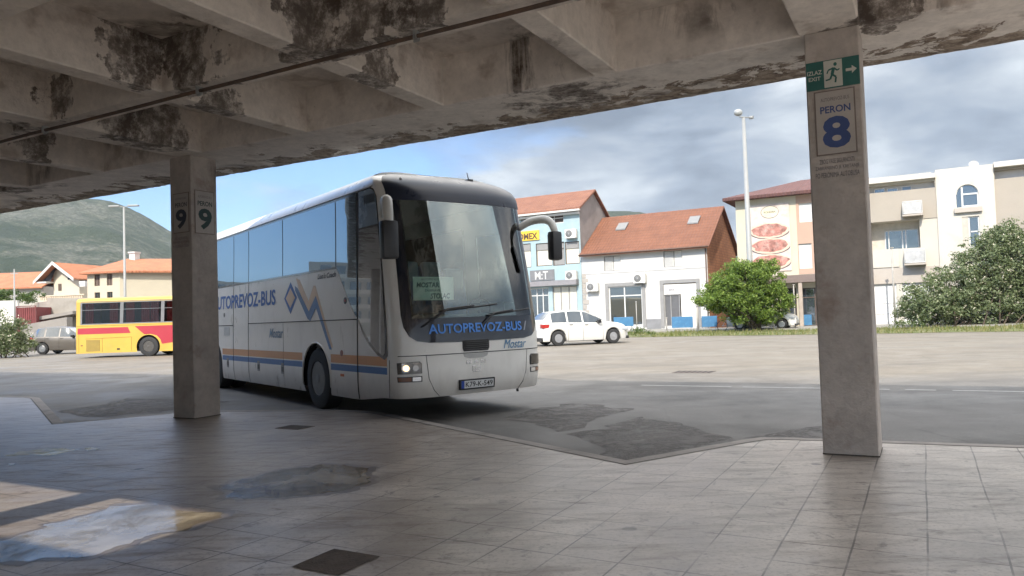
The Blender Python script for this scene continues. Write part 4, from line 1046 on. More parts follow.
# mirrors
MA = pm('mirror_arm', (.52, .51, .48), .4, .05, 6)
for s_ in (-1, 1):      # -1 = right of the coach (left in the picture)
    if s_ < 0: path = [(-.62, -1.22, 3.02), (-.40, -1.32, 3.12), (-.15, -1.42, 3.14), (.02, -1.50, 3.06), (.08, -1.52, 2.90), (.08, -1.52, 2.80)]
    else: path = [(-.50, 1.16, 2.90), (-.34, 1.28, 3.0), (-.14, 1.40, 3.02), (-.02, 1.45, 2.96), (.04, 1.47, 2.84), (.04, 1.47, 2.78)]
    bm = bmesh.new()
    P2 = []
    for i in range(len(path)-1):
        for k in range(4):
            t = k/4; a = Vector(path[max(i-1, 0)]); b = Vector(path[i]); c_ = Vector(path[i+1]); d = Vector(path[min(i+2, len(path)-1)])
            P2.append(.5*((2*b)+(c_-a)*t+(2*a-5*b+4*c_-d)*t*t+(3*b-a-3*c_+d)*t**3))
    P2.append(Vector(path[-1])); tube(bm, P2, [(.085 if s_ < 0 else .068)-.03*abs(i/len(P2)-.4) for i in range(len(P2))], 12)
    arm = obj('mirror_arm', bm, MA, COACH, smooth=True)
    x, y, z = path[-1]
    bm = bmesh.new(); box(bm, x-.07, x+.09, y-(.12 if s_ < 0 else .10), y+(.12 if s_ < 0 else .10), z-(.50 if s_ < 0 else .44), z+.03, 0, .05)
    hd = obj('mirror_head', bm, BLACKP, arm, smooth=True, sharp=50)
    bm = bmesh.new(); quad(bm, [(x-.075, y-.08, z-.41), (x-.075, y+.08, z-.41), (x-.075, y+.08, z-.02), (x-.075, y-.08, z-.02)]); obj('mirror_glass', bm, CHROME, hd)
# roof: air-conditioning pod, hatch, lamps and aerial
bm = bmesh.new(); n = 14; rr = []
for k in range(n+1):
    x = -2.6-3.6*k/n; e = sin(pi*k/n)**.45*.13
    rr.append([bm.verts.new((x, y, 3.70+ e*(1-abs(y/.82)**3)+(.06*(1-abs(y)/.9)))) for y in (-.82, -.74, -.6, -.3, 0, .3, .6, .74, .82)])
for r0, r1 in zip(rr, rr[1:]):
    for k in range(8): bm.faces.new((r0[k], r0[k+1], r1[k+1], r1[k]))
obj('air_conditioning_pod', bm, BODYW, COACH, smooth=True)
bm = bmesh.new(); box(bm, -1.9, -1.5, -.55, -.15, 3.77, 3.82, 0, .02); obj('roof_hatch', bm, BODYW, COACH)
bm = bmesh.new(); tube(bm, [(-1.0, .55, 3.72), (-1.05, .55, 3.86)], .008, 6); box(bm, -1.06, -.94, .50, .60, 3.71, 3.74, 0, .01); obj('aerial', bm, BLACKP, COACH)
bm = bmesh.new(); pp = FP(.95, 3.56, .02); bmesh.ops.create_uvsphere(bm, u_segments=12, v_segments=8, radius=.022)
for v_ in bm.verts: v_.co += pp
obj('clearance_lamp', bm, pm('lamp_white', (.8, .8, .8), .2), COACH)
# tow eye
bm = bmesh.new(); tube(bm, [FP(-.72, .28, -.02), FP(-.72, .22, .01)], .02, 6); obj('tow_eye', bm, SEAM, COACH)
# rear lamps
for s_ in (-1, 1):
    bm = bmesh.new(); box(bm, -12.02, -11.96, s_*1.0-.1, s_*1.0+.1, .9, 1.5, 0, .02); obj('tail_light', bm, pm('lens_red', (.35, .02, .015), .3), COACH)
# ================================================================ yellow and red bus in the yard
YELL = pm('bus_yellow', (.50, .33, .055), .45, .06, 1.5, dirt=(.45, .30, .07), dirtscale=1.3)
YRED = pm('bus_red', (.34, .025, .04), .45, .06, 2)
yw = atY(158.5, 356.0, 39.5)
YB_L, YAX = 11.6, 11.6-3.75
YBUS = thing('city_bus', 'yellow bus with a red side band and red curtains parked in the sunny yard', 'bus', (yw.x + YAX, yw.y+.15, ROAD), 0)
yrake = lambda z: .0 if z < 1.4 else .10*(z-1.4)/1.6
YB = Body(.16, 5., .14, 6., 1.24, YB_L, yrake, 2.86, .20, .36, .05, .05, tuck=.0, rear=lambda z: 0)
YB_fn = YB.fn; ytx = lambda X: YB.tx(X, 1)
zs = [.24, .3, .38, .46, .54, .62, .7, .78, .86, .94, 1.02, 1.1, 1.3, 1.5, 1.73, 2.0, 2.3, 2.6, 2.84, 2.86, 2.96, 3.06, 3.16, 3.26, 3.36]
yarch = [(YB.tx(-x, s), .50, .60) for x in (2.6, YAX) for s in (1, -1)]
shell(YB, zs, .07, [(ytx(-2.0) , ytx(-YB_L+.3), 1.73, 2.82)], yarch, 'body', YELL, YBUS, .24)
def yp(name, P, off, mat, parent=YBUS, thick=.008, step=.3): return panel(name, [(ytx(x), z) for x, z in P], YB_fn, off, mat, parent, step, thick)
bm = bmesh.new(); box(bm, -11.4, -.4, -1.0, 1.1, .35, 1.6); box(bm, -11.4, -.4, .9, 1.15, 1.6, 2.9); box(bm, -11.3, -.4, -1.1, 1.1, 2.84, 2.9); obj('cabin_lining', bm, pm('dark_cabin', (.03, .025, .025), .9), YBUS)
CURT = pm('red_curtain', (.30, .03, .035), .9, .2, 8)
XE = -11.6
ywin = [(XE+.36, XE+2.28), (XE+2.45, XE+4.38), (XE+4.55, XE+6.5), (XE+6.67, XE+8.6)]
CLR = glass_clear('bus_tinted_glass', (.55, .50, .50), .0)
for x0_, x1_ in ywin:
    f_ = yp('window_frame', [(x0_-.06, 1.73), (x1_+.06, 1.73), (x1_+.06, 2.84), (x0_-.06, 2.84)], .004, pm('frame_grey', (.12, .12, .12), .5), thick=.02) if False else None
    p_ = yp('window', [(x0_, 1.75), (x1_, 1.75), (x1_, 2.80), (x0_, 2.80)], -.004, CLR, thick=.003)
    bm = bmesh.new()
    for (a0, a1, b0, b1) in ((x0_-.09, x0_, 1.7, 2.84), (x1_, x1_+.09, 1.7, 2.84), (x0_, x1_, 1.70, 1.75), (x0_, x1_, 2.80, 2.84), (x0_, x1_, 2.44, 2.46)):
        pts_ = [YB_fn(ytx(a), z, .008) for a, z in ((a0, b0), (a1, b0), (a1, b1), (a0, b1))]; quad(bm, pts_)
    obj('frame', bm, pm('frame_grey', (.16, .16, .165), .5), p_)
    for side_x in (x0_+.12, x1_-.55) + ((x0_+.9,) if x0_ > XE+2 else ()):
        bm = bmesh.new(); n = 14; pv = None
        for k in range(n+1):
            x = side_x+.42*k/n; y = -1.12+.025*sin(k*1.9); q = (bm.verts.new((x, y, 1.72)), bm.verts.new((x+.02, y, 2.84)))
            if pv: bm.faces.new((pv[0], q[0], q[1], pv[1]))
            pv = q
        obj('curtain', bm, CURT, YBUS)
yp('red_band', [(XE+.14, 1.22), (XE+2.85, 1.22), (XE+2.70, 1.53), (XE+.14, 1.53)], .004, YRED, thick=.005)
yp('red_band', [(XE+3.05, 1.56), (XE+8.6, 1.56), (XE+8.6, 1.2), (XE+4.55, .62), (XE+4.45, .62), (XE+4.38, .85), (XE+4.2, 1.05), (XE+3.9, 1.14), (XE+3.55, 1.13)], .004, YRED, thick=.005)
g_ = yp('engine_grille', [(XE+.58, .34), (XE+1.28, .34), (XE+1.28, .92), (XE+.58, .92)], .006, pm('grille_mesh_yellow', (.22, .16, .04), .7), thick=.01)
for k in range(9):
    z = .38+.06*k; yp('grille_bar', [(XE+.60, z), (XE+1.26, z), (XE+1.26, z+.02), (XE+.60, z+.02)], .012, pm('grille_bar_yellow', (.42, .29, .06), .5), g_, .006)
for P in (((XE+.55, .98), (XE+2.9, 1.02)), ((XE+1.4, .3), (XE+1.4, .98)), ((XE+2.9, .3), (XE+2.9, 1.02)), ((XE+.1, 1.63), (XE+8.6, 1.63)), ((XE+.2, .3), (XE+.2, 1.2))):
    bm = bmesh.new(); tube(bm, [YB_fn(ytx(x), z, .001) for x, z in lin(P[0], P[1], 8)], .008, 4); obj('panel_gap', bm, pm('gap_brown', (.12, .08, .02), .8), YBUS)
yp('handle', [(XE+2.15, .38), (XE+2.3, .38), (XE+2.3, .46), (XE+2.15, .46)], .01, BLACKP)
yp('side_marker', [(XE+.30, .62), (XE+.40, .62), (XE+.40, .68), (XE+.30, .68)], .01, pm('lens_amber', (.42, .13, .04), .2))
bm = bmesh.new(); tube(bm, [YB_fn(ytx(-.3-11*k/30), 2.90, .004) for k in range(31)], .014, 5); obj('roof_rail', bm, pm('frame_grey', (.16, .16, .165), .5), YBUS)
for x in (2.6, YAX):
    for s in (-1, 1):
        wheel(YBUS, -x, s*1.07, .50, .50, .29, s, pm('dark_rim', (.06, .055, .05), .6, .2, 9), nuts=8, holes_=0)
bm = bmesh.new()
for x in (2.6, YAX): box(bm, -x-.62, -x+.62, -.86, .86, .3, 1.14)
box(bm, -11.3, -.4, -1.05, 1.05, .28, .5); obj('chassis', bm, DARK, YBUS)
for s_ in (-1, 1):
    bm = bmesh.new(); box(bm, -YB_L-.02, -YB_L+.05, s_*.95-.1, s_*.95+.1, .8, 1.2, 0, .02); obj('tail_light', bm, pm('lens_red', (.35, .02, .015), .3), YBUS)

# ================================================================ cars
def interp(P, x):
    if x <= P[0][0]: return P[0][1]
    for a, b in zip(P, P[1:]):
        if x <= b[0]:
            t = (x-a[0])/(b[0]-a[0]); return a[1]+(b[1]-a[1])*t
    return P[-1][1]
def spl(P, x):
    """smooth interpolation"""
    n = len(P)
    if x <= P[0][0]: return P[0][1]
    if x >= P[-1][0]: return P[-1][1]
    for i in range(n-1):
        if x <= P[i+1][0]:
            h = P[i+1][0]-P[i][0]; t = (x-P[i][0])/h
            d = lambda k: 0 if k in (0, n-1) else (P[k+1][1]-P[k-1][1])/(P[k+1][0]-P[k-1][0])
            a, b = P[i][1], P[i+1][1]; t2, t3 = t*t, t*t*t
            return a*(2*t3-3*t2+1)+d(i)*h*(t3-2*t2+t)+b*(-2*t3+3*t2)+d(i+1)*h*(t3-t2)
def make_car(name, label, cat, loc, rotz, paint, spec, group=None):
    """+x forward; rear axle at x = 0"""
    R, WB, top, belt, wid, zb, ro, fo, hw, glassx, wsx, rwx = (spec[k] for k in ('R', 'WB', 'top', 'belt', 'wid', 'zb', 'ro', 'fo', 'hw', 'side_glass', 'windscreen', 'rear_glass'))
    t = thing(name, label, cat, loc, rotz, group)
    N = 110; xs = [-ro + (ro+WB+fo)*k/N for k in range(N+1)]
    def section(x):
        w_ = hw*spl(wid, x); zt = spl(top, x); bl = min(spl(belt, x), zt-.03); z0 = zb
        for ax in (0, WB):
            d = abs(x-ax); ra = R*1.16
            if d < ra: z0 = max(z0, R+sqrt(ra*ra-d*d))
        zb_ = min(z0, bl-.12); h = max(0, zt-bl); g = min(1, h/.45); yr = w_*(.955-.21*g)
        zm = max(zb_+.04, min(bl-.05, .62)); 
        S = [(w_*.5, zb_), (w_*.95, zb_), (w_*.99, min(zb_+.10, zm-.02)), (w_*1.0, zm), (w_*.985, bl-.05), (w_*.955, bl)]
        zr = max(bl+.001, zt-.05*g-.012)
        S += [(w_*.955+(yr-w_*.955)*k/3, bl+(zr-bl)*k/3) for k in (1, 2, 3)]
        S += [(yr*.93, zr+(zt-zr)*.6), (yr*.6, zt-.006), (0, zt)]
        return S
    secs = [section(x) for x in xs]; m = len(secs[0])
    def P(i, j, off=0):
        sgn = 1
        if j >= m: sgn = -1; j = 2*m-2-j
        y, z = secs[i][j]; p = Vector((xs[i], y*sgn, z))
        if off:
            c = Vector((xs[i], 0, .55)); d = (p-c); d.x = 0
            if j >= 9: d = Vector((0, 0, 1))
            if i < 8: d += Vector((-.5, 0, 0))
            p += d.normalized()*off
        return p
    M2 = 2*m-1
    bm = bmesh.new(); V = [[bm.verts.new(P(i, j)) for j in range(M2)] for i in range(N+1)]
    for i in range(N):
        for j in range(M2-1): bm.faces.new((V[i][j], V[i+1][j], V[i+1][j+1], V[i][j+1]))
    bm.faces.new(V[0]); bm.faces.new(V[N][::-1])
    obj('body', bm, paint, t, smooth=True, sharp=38)
    G = glass_mirror('car_glass', (.02, .025, .028), .05)
    def part(nm, cells, off, mat):
        bm = bmesh.new(); vm = {}
        for i, j in cells:
            q = []
            for a, b in ((i, j), (i+1, j), (i+1, j+1), (i, j+1)):
                if (a, b) not in vm: vm[(a, b)] = bm.verts.new(P(a, b, off))
                q.append(vm[(a, b)])
            bm.faces.new(q)
        return obj(nm, bm, mat, t, smooth=True)
    for a, b in glassx:
        for side in (0, 1):
            js = (5, 6, 7) if side == 0 else tuple(M2-2-j for j in (5, 6, 7))
            ok = [(i, j) for i in range(N) if a <= xs[i] and xs[i+1] <= b for j in js if min(spl(top, xs[i]), spl(top, xs[i+1]))-spl(belt, xs[i]) > .12]
            if ok: part('side_window', ok, .006, G)
    for nm, (a, b) in (('windscreen', wsx), ('rear_window', rwx)):
        ok = [(i, j) for i in range(N) if a <= xs[i] and xs[i+1] <= b for j in (9, 10, 11, 12)]
        if ok: part(nm, ok, .008, G)
    for x in spec['gaps']:
        for s in (1, -1):
            bm = bmesh.new(); S = section(x); tube(bm, [(x+dx, s*(y+.002), z) for (y, z), dx in zip(S[1:6], (0, 0, 0, 0, 0))], .006, 4); obj('door_gap', bm, SEAM, t)
            if x in spec['handles']:
                y, z = S[4]; bm = bmesh.new(); box(bm, x+.06, x+.24, *sorted((s*(y-.01), s*(y+.025))), z-.06, z-.03, 0, .008); obj('door_handle', bm, paint if not spec.get('dark_handles') else BLACKP, t)
    y0 = section(WB-.55)[5][0]; z0 = section(WB-.55)[5][1]
    mx = spec['mirror']
    for s in (1, -1):
        y, z = section(mx)[5]; bm = bmesh.new(); box(bm, mx-.08, mx+.08, *sorted((s*(y-.0), s*(y+.18))), z-.02, z+.13, 0, .03); obj('wing_mirror', bm, BLACKP if spec.get('dark_mirror', True) else paint, t)
        wheel(t, 0, s*(hw-.13), R, R, .20, s, ALLOY, 28, 5, 0); wheel(t, WB, s*(hw-.13), R, R, .20, s, ALLOY, 28, 5, 0)
        # spokes read as dark gaps
        for ax in (0, WB):
            bm = bmesh.new(); q = R*.56
            for k in range(spec['spokes']):
                an = 2*pi*k/spec['spokes']; 
                bm.faces.new([bm.verts.new((ax+q*r_*cos(an+d_), s*(hw-.13+.085), R+q*r_*sin(an+d_))) for r_, d_ in ((.42, -.1), (.86, -.22), (.9, 0), (.86, .22), (.42, .1))])
            obj('rim_openings', bm, DARK, t)
        xx = -ro+.10; S = section(xx); yy = S[4][0]; zz = S[4][1]
        bm = bmesh.new(); box(bm, -ro+.0, -ro+.34, *sorted((s*(yy*.72), s*(section(-ro+.3)[4][0]+.006))), zz-.16, zz+.0, 0, .02); obj('tail_light', bm, pm('lens_red', (.35, .02, .015), .3), t)
        S = section(WB+fo-.25); bm = bmesh.new(); box(bm, WB+fo-.42, WB+fo-.06, *sorted((s*S[4][0]*.6, s*(section(WB+fo-.4)[4][0]+.004))), S[4][1]-.16, S[4][1]-.03, 0, .03); obj('headlight', bm, pm('lens_clear', (.4, .42, .45), .15, coat=.5), t)
    bm = bmesh.new(); box(bm, .45, WB-.45, -hw*.9, hw*.9, zb-.02, zb+.2); box(bm, -ro+.15, WB+fo-.15, -.55, .55, zb-.0, zb+.4)
    for ax in (0, WB): box(bm, ax-R*1.1, ax+R*1.1, -hw+.28, hw-.28, zb, R*2.1)
    obj('underbody', bm, DARK, t)
    bm = bmesh.new(); box(bm, -ro-.015, -ro+.05, -hw*.86, hw*.86, zb, zb+.16, 0, .02); obj('bumper_strip', bm, BLACKP, t)
    bm = bmesh.new(); box(bm, WB+fo-.1, WB+fo+.01, -hw*.8, hw*.8, zb+.0, zb+.12, 0, .02); obj('bumper_strip', bm, BLACKP, t)
    bm = bmesh.new(); box(bm, -ro-.03, -ro+.0, -.26, .26, .62, .73); obj('number_plate', bm, pm('plate_white', (.55, .56, .56), .4), t)
    return t
hatch = dict(R=.31, WB=2.55, ro=.72, fo=.80, hw=.885, zb=.19,
    top=[(-.72, .62), (-.70, .98), (-.62, 1.08), (-.28, 1.38), (-.1, 1.42), (.5, 1.46), (1.0, 1.455), (1.35, 1.40), (1.62, 1.27), (2.15, 1.00), (2.35, .945), (2.9, .86), (3.2, .74), (3.32, .62), (3.35, .50)],
    belt=[(-.72, .95), (0, .96), (1, .93), (2, .90), (2.5, .88), (3.1, .78), (3.35, .5)],
    wid=[(-.72, .84), (-.6, .93), (-.2, .98), (.5, 1), (2.2, 1), (2.8, .96), (3.15, .86), (3.35, .68)],
    side_glass=[(-.30, .40), (.46, 1.10), (1.16, 2.02)], windscreen=(1.36, 2.16), rear_glass=(-.64, -.26), gaps=(.43, 1.13, 2.05), handles=(.43, 1.13), dark_handles=True, mirror=1.85, spokes=9)
hatch['handles'] = (.43, 1.13)
CARW = pm('car_white', (.62, .61, .58), .3, .03, 2, coat=.6, dirt=(.6, .58, .54), dirtscale=1)
pr = onz(554.7, 346.2, ROAD); pf = onz(614.7, 343.4, ROAD); dd = (pf-pr); ang = atan2(dd.y, dd.x)
ddn = dd.normalized(); side_in = Vector((-ddn.y, ddn.x, 0))
c0 = pr + side_in*.95 + ddn*.22
HC = make_car('parked_car', 'small white hatchback parked beside the grass verge in front of the shops', 'car', (c0.x, c0.y, ROAD), ang, CARW, hatch); HC.scale = (1.1, 1.1, 1.13)
pw = W(0, 0); 
suv = dict(R=.355, WB=2.62, ro=.86, fo=.86, hw=.92, zb=.25,
    top=[(-.86, .75), (-.84, 1.08), (-.78, 1.16), (-.42, 1.58), (-.2, 1.66), (.5, 1.70), (1.1, 1.68), (1.45, 1.60), (1.75, 1.44), (2.2, 1.16), (2.4, 1.10), (3.0, 1.02), (3.32, .90), (3.46, .72), (3.48, .6)],
    belt=[(-.86, 1.12), (0, 1.10), (1, 1.07), (2, 1.04), (2.6, 1.02), (3.2, .9), (3.48, .6)],
    wid=[(-.86, .86), (-.7, .95), (-.2, .99), (.5, 1), (2.2, 1), (2.9, .96), (3.3, .88), (3.48, .72)],
    side_glass=[(-.42, .12), (.20, 1.00), (1.06, 2.06)], windscreen=(1.48, 2.22), rear_glass=(-.80, -.40), gaps=(.18, 1.04, 2.0), handles=(.18, 1.04), dark_handles=False, mirror=1.9, spokes=5)
sw = atY(42.7, 354.0, 46.5)
make_car('parked_car', 'grey-brown sport utility car parked behind the yellow bus', 'car', (sw.x, sw.y+.8, ROAD), radians(1.5), pm('car_grey_brown', (.15, .135, .12), .3, .04, 2, metal=.35, coat=.5), suv)
vw = atY(774, 326, 47.5)
make_car('parked_car', 'white car mostly hidden behind the green tree near the brown awning', 'car', (vw.x-1.2, vw.y+2.6, ROAD+.02), radians(-28), CARW, dict(suv))
# ================================================================ houses across the yard
FB = 55.7
def fx(px, py, b=FB): return onb(px, py, b)
def wall_front(bm, x0, x1, z0, z1, ops, y=0., depth=.16, mi=0):
    xs = sorted({x0, x1, *[v for o in ops for v in o[:2]]}); zs_ = sorted({z0, z1, *[v for o in ops for v in o[2:]]})
    for i in range(len(xs)-1):
        for j in range(len(zs_)-1):
            xm, zm = (xs[i]+xs[i+1])/2, (zs_[j]+zs_[j+1])/2
            if any(o[0] < xm < o[1] and o[2] < zm < o[3] for o in ops): continue
            quad(bm, [(xs[i], y, zs_[j]), (xs[i+1], y, zs_[j]), (xs[i+1], y, zs_[j+1]), (xs[i], y, zs_[j+1])], mi)
    for a, b, c, d in ops:
        quad(bm, [(a, y, c), (a, y+depth, c), (a, y+depth, d), (a, y, d)], mi); quad(bm, [(b, y, c), (b, y, d), (b, y+depth, d), (b, y+depth, c)], mi)
        quad(bm, [(a, y, d), (a, y+depth, d), (b, y+depth, d), (b, y, d)], mi); quad(bm, [(a, y, c), (b, y, c), (b, y+depth, c), (a, y+depth, c)], mi)
def win(parent, o, y, fm, pmat, vb=(), hb=(), fw_=.06, name='window', depth=.16, back=None):
    a, b, c, d = o; f = fw_; bm = bmesh.new(); yy = y+depth-.07
    box(bm, a, a+f, yy, yy+.06, c, d); box(bm, b-f, b, yy, yy+.06, c, d); box(bm, a+f, b-f, yy, yy+.06, c, c+f); box(bm, a+f, b-f, yy, yy+.06, d-f, d)
    for v in vb: x = a+(b-a)*v; box(bm, x-f/2, x+f/2, yy+.002, yy+.058, c+f, d-f)
    xs_ = [a+f]+[a+(b-a)*v for v in vb]+[b-f]
    for v in hb:
        z = c+(d-c)*v
        for x0_, x1_ in zip(xs_, xs_[1:]): box(bm, x0_+f/2, x1_-f/2, yy+.004, yy+.056, z-f/2, z+f/2)
    w_ = obj(name, bm, fm, parent)
    bm = bmesh.new(); quad(bm, [(a, yy+.045, c), (b, yy+.045, c), (b, yy+.045, d), (a, yy+.045, d)]); obj('pane', bm, pmat, w_)
    return w_
GL = glass_mirror('house_glass', (.035, .045, .055), .10, .03)
FRW = pm('frame_white', (.55, .54, .52), .5, .04, 3); FRB = pm('frame_brown', (.09, .06, .045), .6, .1, 3); FRG = pm('frame_grey_stone', (.24, .235, .23), .8, .1, 3)
CURTW = pm('cream_blind', (.60, .57, .48), .8, .1, 2)
def ac_unit(x, y, z, parent_thing, w_=.85, h=.62, label='x', back=.35):
    p = W(x, y, z) if parent_thing is None else None
    t = thing('air_conditioner', label, 'air conditioner', p, -TH, 'outdoor air conditioner units on the shop fronts')
    bm = bmesh.new(); box(bm, -w_/2, w_/2, -back, 0, -h/2, h/2, 0, .02); obj('casing', bm, pm('casing_white', (.62, .61, .57), .5, .05, 3, dirt=(.4, .37, .32)), t)
    bm = bmesh.new(); bm.faces.new([bm.verts.new((-w_*.14+h*.40*cos(2*pi*k/20), -back-.004, h*.40*sin(2*pi*k/20))) for k in range(20)]); g = obj('fan_grille', bm, pm('fan_grey', (.13, .13, .13), .6), t)
    bm = bmesh.new()
    for k in range(6): tube(bm, [(-w_*.14+h*.38*cos(pi*k/6), -back-.012, h*.38*sin(pi*k/6)), (-w_*.14-h*.38*cos(pi*k/6), -back-.012, -h*.38*sin(pi*k/6))], .008, 4)
    obj('grille_wires', bm, pm('wire_grey', (.4, .4, .4), .5), g)
    bm = bmesh.new(); box(bm, -w_*.4, -w_*.36, -back, .05, -h/2-.05, -h/2-.002); box(bm, w_*.36, w_*.4, -back, .05, -h/2-.05, -h/2-.002); obj('bracket', bm, STEEL, t)
    return t
def gable_roof(bm, x0, x1, y0, y1, ze, zr, ov=.35, yr=None, th_=.14, ze2=None):
    yr = (y0+y1)/2 if yr is None else yr; ze2 = ze if ze2 is None else ze2
    s0 = (zr-ze)/(yr-y0); s1 = (zr-ze2)/(y1-yr)
    pr_ = [(y0-ov, ze-ov*s0), (yr, zr), (y1+ov, ze2-ov*s1), (y1+ov, ze2-ov*s1+th_), (yr, zr+th_), (y0-ov, ze-ov*s0+th_)]
    prism(bm, pr_, x0, x1, 'x')
# ---- light blue three-storey shop house
a_r = fx(582.5, 300)[0]; a_l = fx(470, 300)[0]
BB = thing('shop_house', 'pale blue three-storey shop house with yellow sign and red tiled roof', 'building', W(a_r, FB, .10), -TH)
def lb(px0, py0, px1, py1, a0=None, b=FB):   # picture box -> local (x0, x1, z0, z1)
    a0 = a_r if a0 is None else a0
    xm = (px0+px1)/2
    return fx(px0, (py0+py1)/2, b)[0]-a0, fx(px1, (py0+py1)/2, b)[0]-a0, fx(xm, py1, b)[1]-.10, fx(xm, py0, b)[1]-.10
wL = a_l-a_r; eave = fx(582, 207)[1]-.1
PB = pm('pale_blue_render', (.30, .40, .435), .85, .05, 1.2, dirt=(.42, .46, .45), dirtscale=.6)
o_top = [lb(546, 213, 563.5, 223.5), lb(521, 214, 528.6, 226)]
o_mid = [lb(536, 243, 552, 266), lb(552.6, 242, 564.5, 265.5), lb(565, 241.5, 579.5, 264), lb(512, 244, 531, 268)]
o_low = [lb(529, 288, 549, 326), lb(553, 286, 577.5, 326)]
bm = bmesh.new(); wall_front(bm, wL, 0, -.2, eave, o_top+o_mid+o_low)
quad(bm, [(wL, 0, -.2), (wL, 6.6, -.2), (wL, 6.6, eave), (wL, 0, eave)])
obj('front_wall', bm, PB, BB)
pk = fx(582, 190)[1]
yr_ = 3.0; zr_ = 11.55; ze_b = 9.3
bm = bmesh.new(); bm.faces.new([bm.verts.new(p) for p in ((.0, .002, -.2), (0, 6.6, -.2), (0, 6.6, ze_b), (0, yr_, zr_-.1), (0, .002, eave))]); quad(bm, [(wL, 6.6, -.2), (0, 6.6, -.2), (0, 6.6, 9.2), (wL, 6.6, 9.2)])
obj('gable_wall', bm, pm('raw_concrete_gable', (.25, .225, .215), .9, .12, .8, bmp=.2, dirt=(.15, .13, .125), dirtscale=.5), BB)
TILE = tile_mat('clay_tiles', (.27, .12, .072), (.18, .075, .048))
bm = bmesh.new(); gable_roof(bm, wL-.2, .25, 0, 6.6, eave+.05, zr_, .45, yr_, .16, ze_b); obj('roof', bm, TILE, BB)
bm = bmesh.new(); box(bm, wL, .24, -.62, -.36, eave-.32, eave-.18); box(bm, wL, .02, -.34, -.02, eave-.52, eave-.36); obj('gutter', bm, FRW, BB)
bm = bmesh.new(); box(bm, wL, 0, -.34, .0, eave-.34, eave-.2); obj('soffit', bm, pm('soffit_dark', (.1, .08, .07), .8), BB)
for o in o_top[:1]: win(BB, o, 0, FRW, pm('loggia_dark', (.06, .045, .04), .8), (.45,), (.5,), .07)
win(BB, o_top[1], 0, FRB, GL)
for i, o in enumerate(o_mid):
    w_ = win(BB, o, 0, FRB, CURTW if i != 1 else FRG, (), (.72,), .07)
    if i != 1:
        a, b, c, d = o; bm = bmesh.new(); box(bm, a+.07, b-.07, .06, .08, c+(d-c)*.70, d-.07); obj('roller_box', bm, FRG, w_)
win(BB, o_low[0], 0, FRW, GL, (.4, .7), (.8,), .08, 'shop_window')
win(BB, o_low[1], 0, FRG, CURTW, (.33, .66), (), .08, 'shop_window')
o = lb(510, 281.5, 579, 287.5); bm = bmesh.new(); box(bm, o[0], o[1], -.55, -.003, o[2]+.1, o[3]+.02); obj('shop_canopy', bm, pm('canopy_grey', (.22, .21, .22), .7), BB)
o = lb(508, 324, 582, 330); bm = bmesh.new(); box(bm, wL, -.01, -.03, -.003, -.1, .5); 
obj('plinth', bm, FRG, BB)
o = lb(497, 232, 539.5, 241.5)
ys = thing('shop_sign', 'yellow shop sign with dark capital letters high on the blue house', 'sign', W(a_r, FB, .10), -TH)
SF = lambda u, v, q: Vector((u, -.10-q, v))
bm = bmesh.new(); box(bm, o[0], o[1], -.10, -.003, o[2], o[3]); obj('board', bm, pm('sign_yellow', (.72, .45, .04), .5, .05, 3), ys)
o2 = lb(514, 233.5, 538, 240); text('lettering', 'COMEX', o2[0], o2[1], o2[2], o2[3], SF, .004, pm('sign_brown', (.07, .04, .02), .6), ys, .035)
o = lb(530.5, 270, 554.5, 280.5)
gs_ = thing('shop_sign', 'dark grey shop sign with white handwritten letters above the blue house door', 'sign', W(a_r, FB, .10), -TH)
bm = bmesh.new(); box(bm, o[0], o[1], -.10, -.003, o[2], o[3]); obj('board', bm, pm('sign_grey', (.17, .17, .175), .6, .05, 3), gs_)
o2 = lb(535.5, 271.5, 548.5, 279.5); text('lettering', 'M:T', o2[0], o2[1], o2[2], o2[3], SF, .004, FRW, gs_, .01)
def acpx(px, py, label, wd=.95):
    a, z = fx(px, py); ac_unit(a, FB-.12, z, None, wd, .72, label)
acpx(572.5, 234, 'upper white air conditioner on the pale blue shop house')
acpx(573, 275.5, 'lower white air conditioner on the pale blue shop house')
acpx(594, 287, 'white air conditioner at the left end of the white house front')
acpx(641, 278.5, 'white air conditioner above the grey shop window of the white house')
# ---- white two-storey house
a1_r = fx(708.5, 290)[0]; x0w = a_r-a1_r+.02
WH = thing('shop_house', 'white two-storey house with brown tiled roof and grey framed shop openings', 'building', W(a1_r, FB, .10), -TH)
lw_ = lambda *p: lb(*p, a0=a1_r)
ew = fx(709, 244.5)[1]-.1
o_up = [lw_(604, 256, 620.5, 271), lw_(663.5, 250.5, 682, 267)]
o_dn = [lw_(609, 286, 642.5, 326), lw_(664, 283, 697, 326)]
WR = pm('bright_white_render', (.52, .51, .49), .85, .03, 1., dirt=(.46, .44, .41), dirtscale=.8)
bm = bmesh.new(); wall_front(bm, x0w, 0, -.2, ew, o_up+o_dn); obj('front_wall', bm, WR, WH)
for o in o_up:
    a, b, c, d = o; m_ = (a+b)/2+.03
    w_ = win(WH, o, 0, FRG, pm('shutter_white', (.62, .61, .57), .6), (.55,), (), .05)
    bm = bmesh.new()
    for k in range(14): box(bm, a+.06, m_-.06, .07, .09, c+.05+(d-c-.1)*k/14, c+.05+(d-c-.1)*(k+.7)/14)
    obj('shutter', bm, FRW, w_)
win(WH, o_dn[0], 0, FRW, GL, (.47,), (.76,), .09, 'shop_window')
a, b, c, d = o_dn[1]
dm = a+(b-a)*.48
win(WH, (a, dm, c, d-.85), 0, FRG, pm('doorway_dark', (.10, .10, .105), .7), (.42,), (), .07, 'door')
bm = bmesh.new(); box(bm, a+.02, dm+.1, .02, .08, d-.84, d-.06); sgn = obj('fascia_board', bm, FRW, WH)
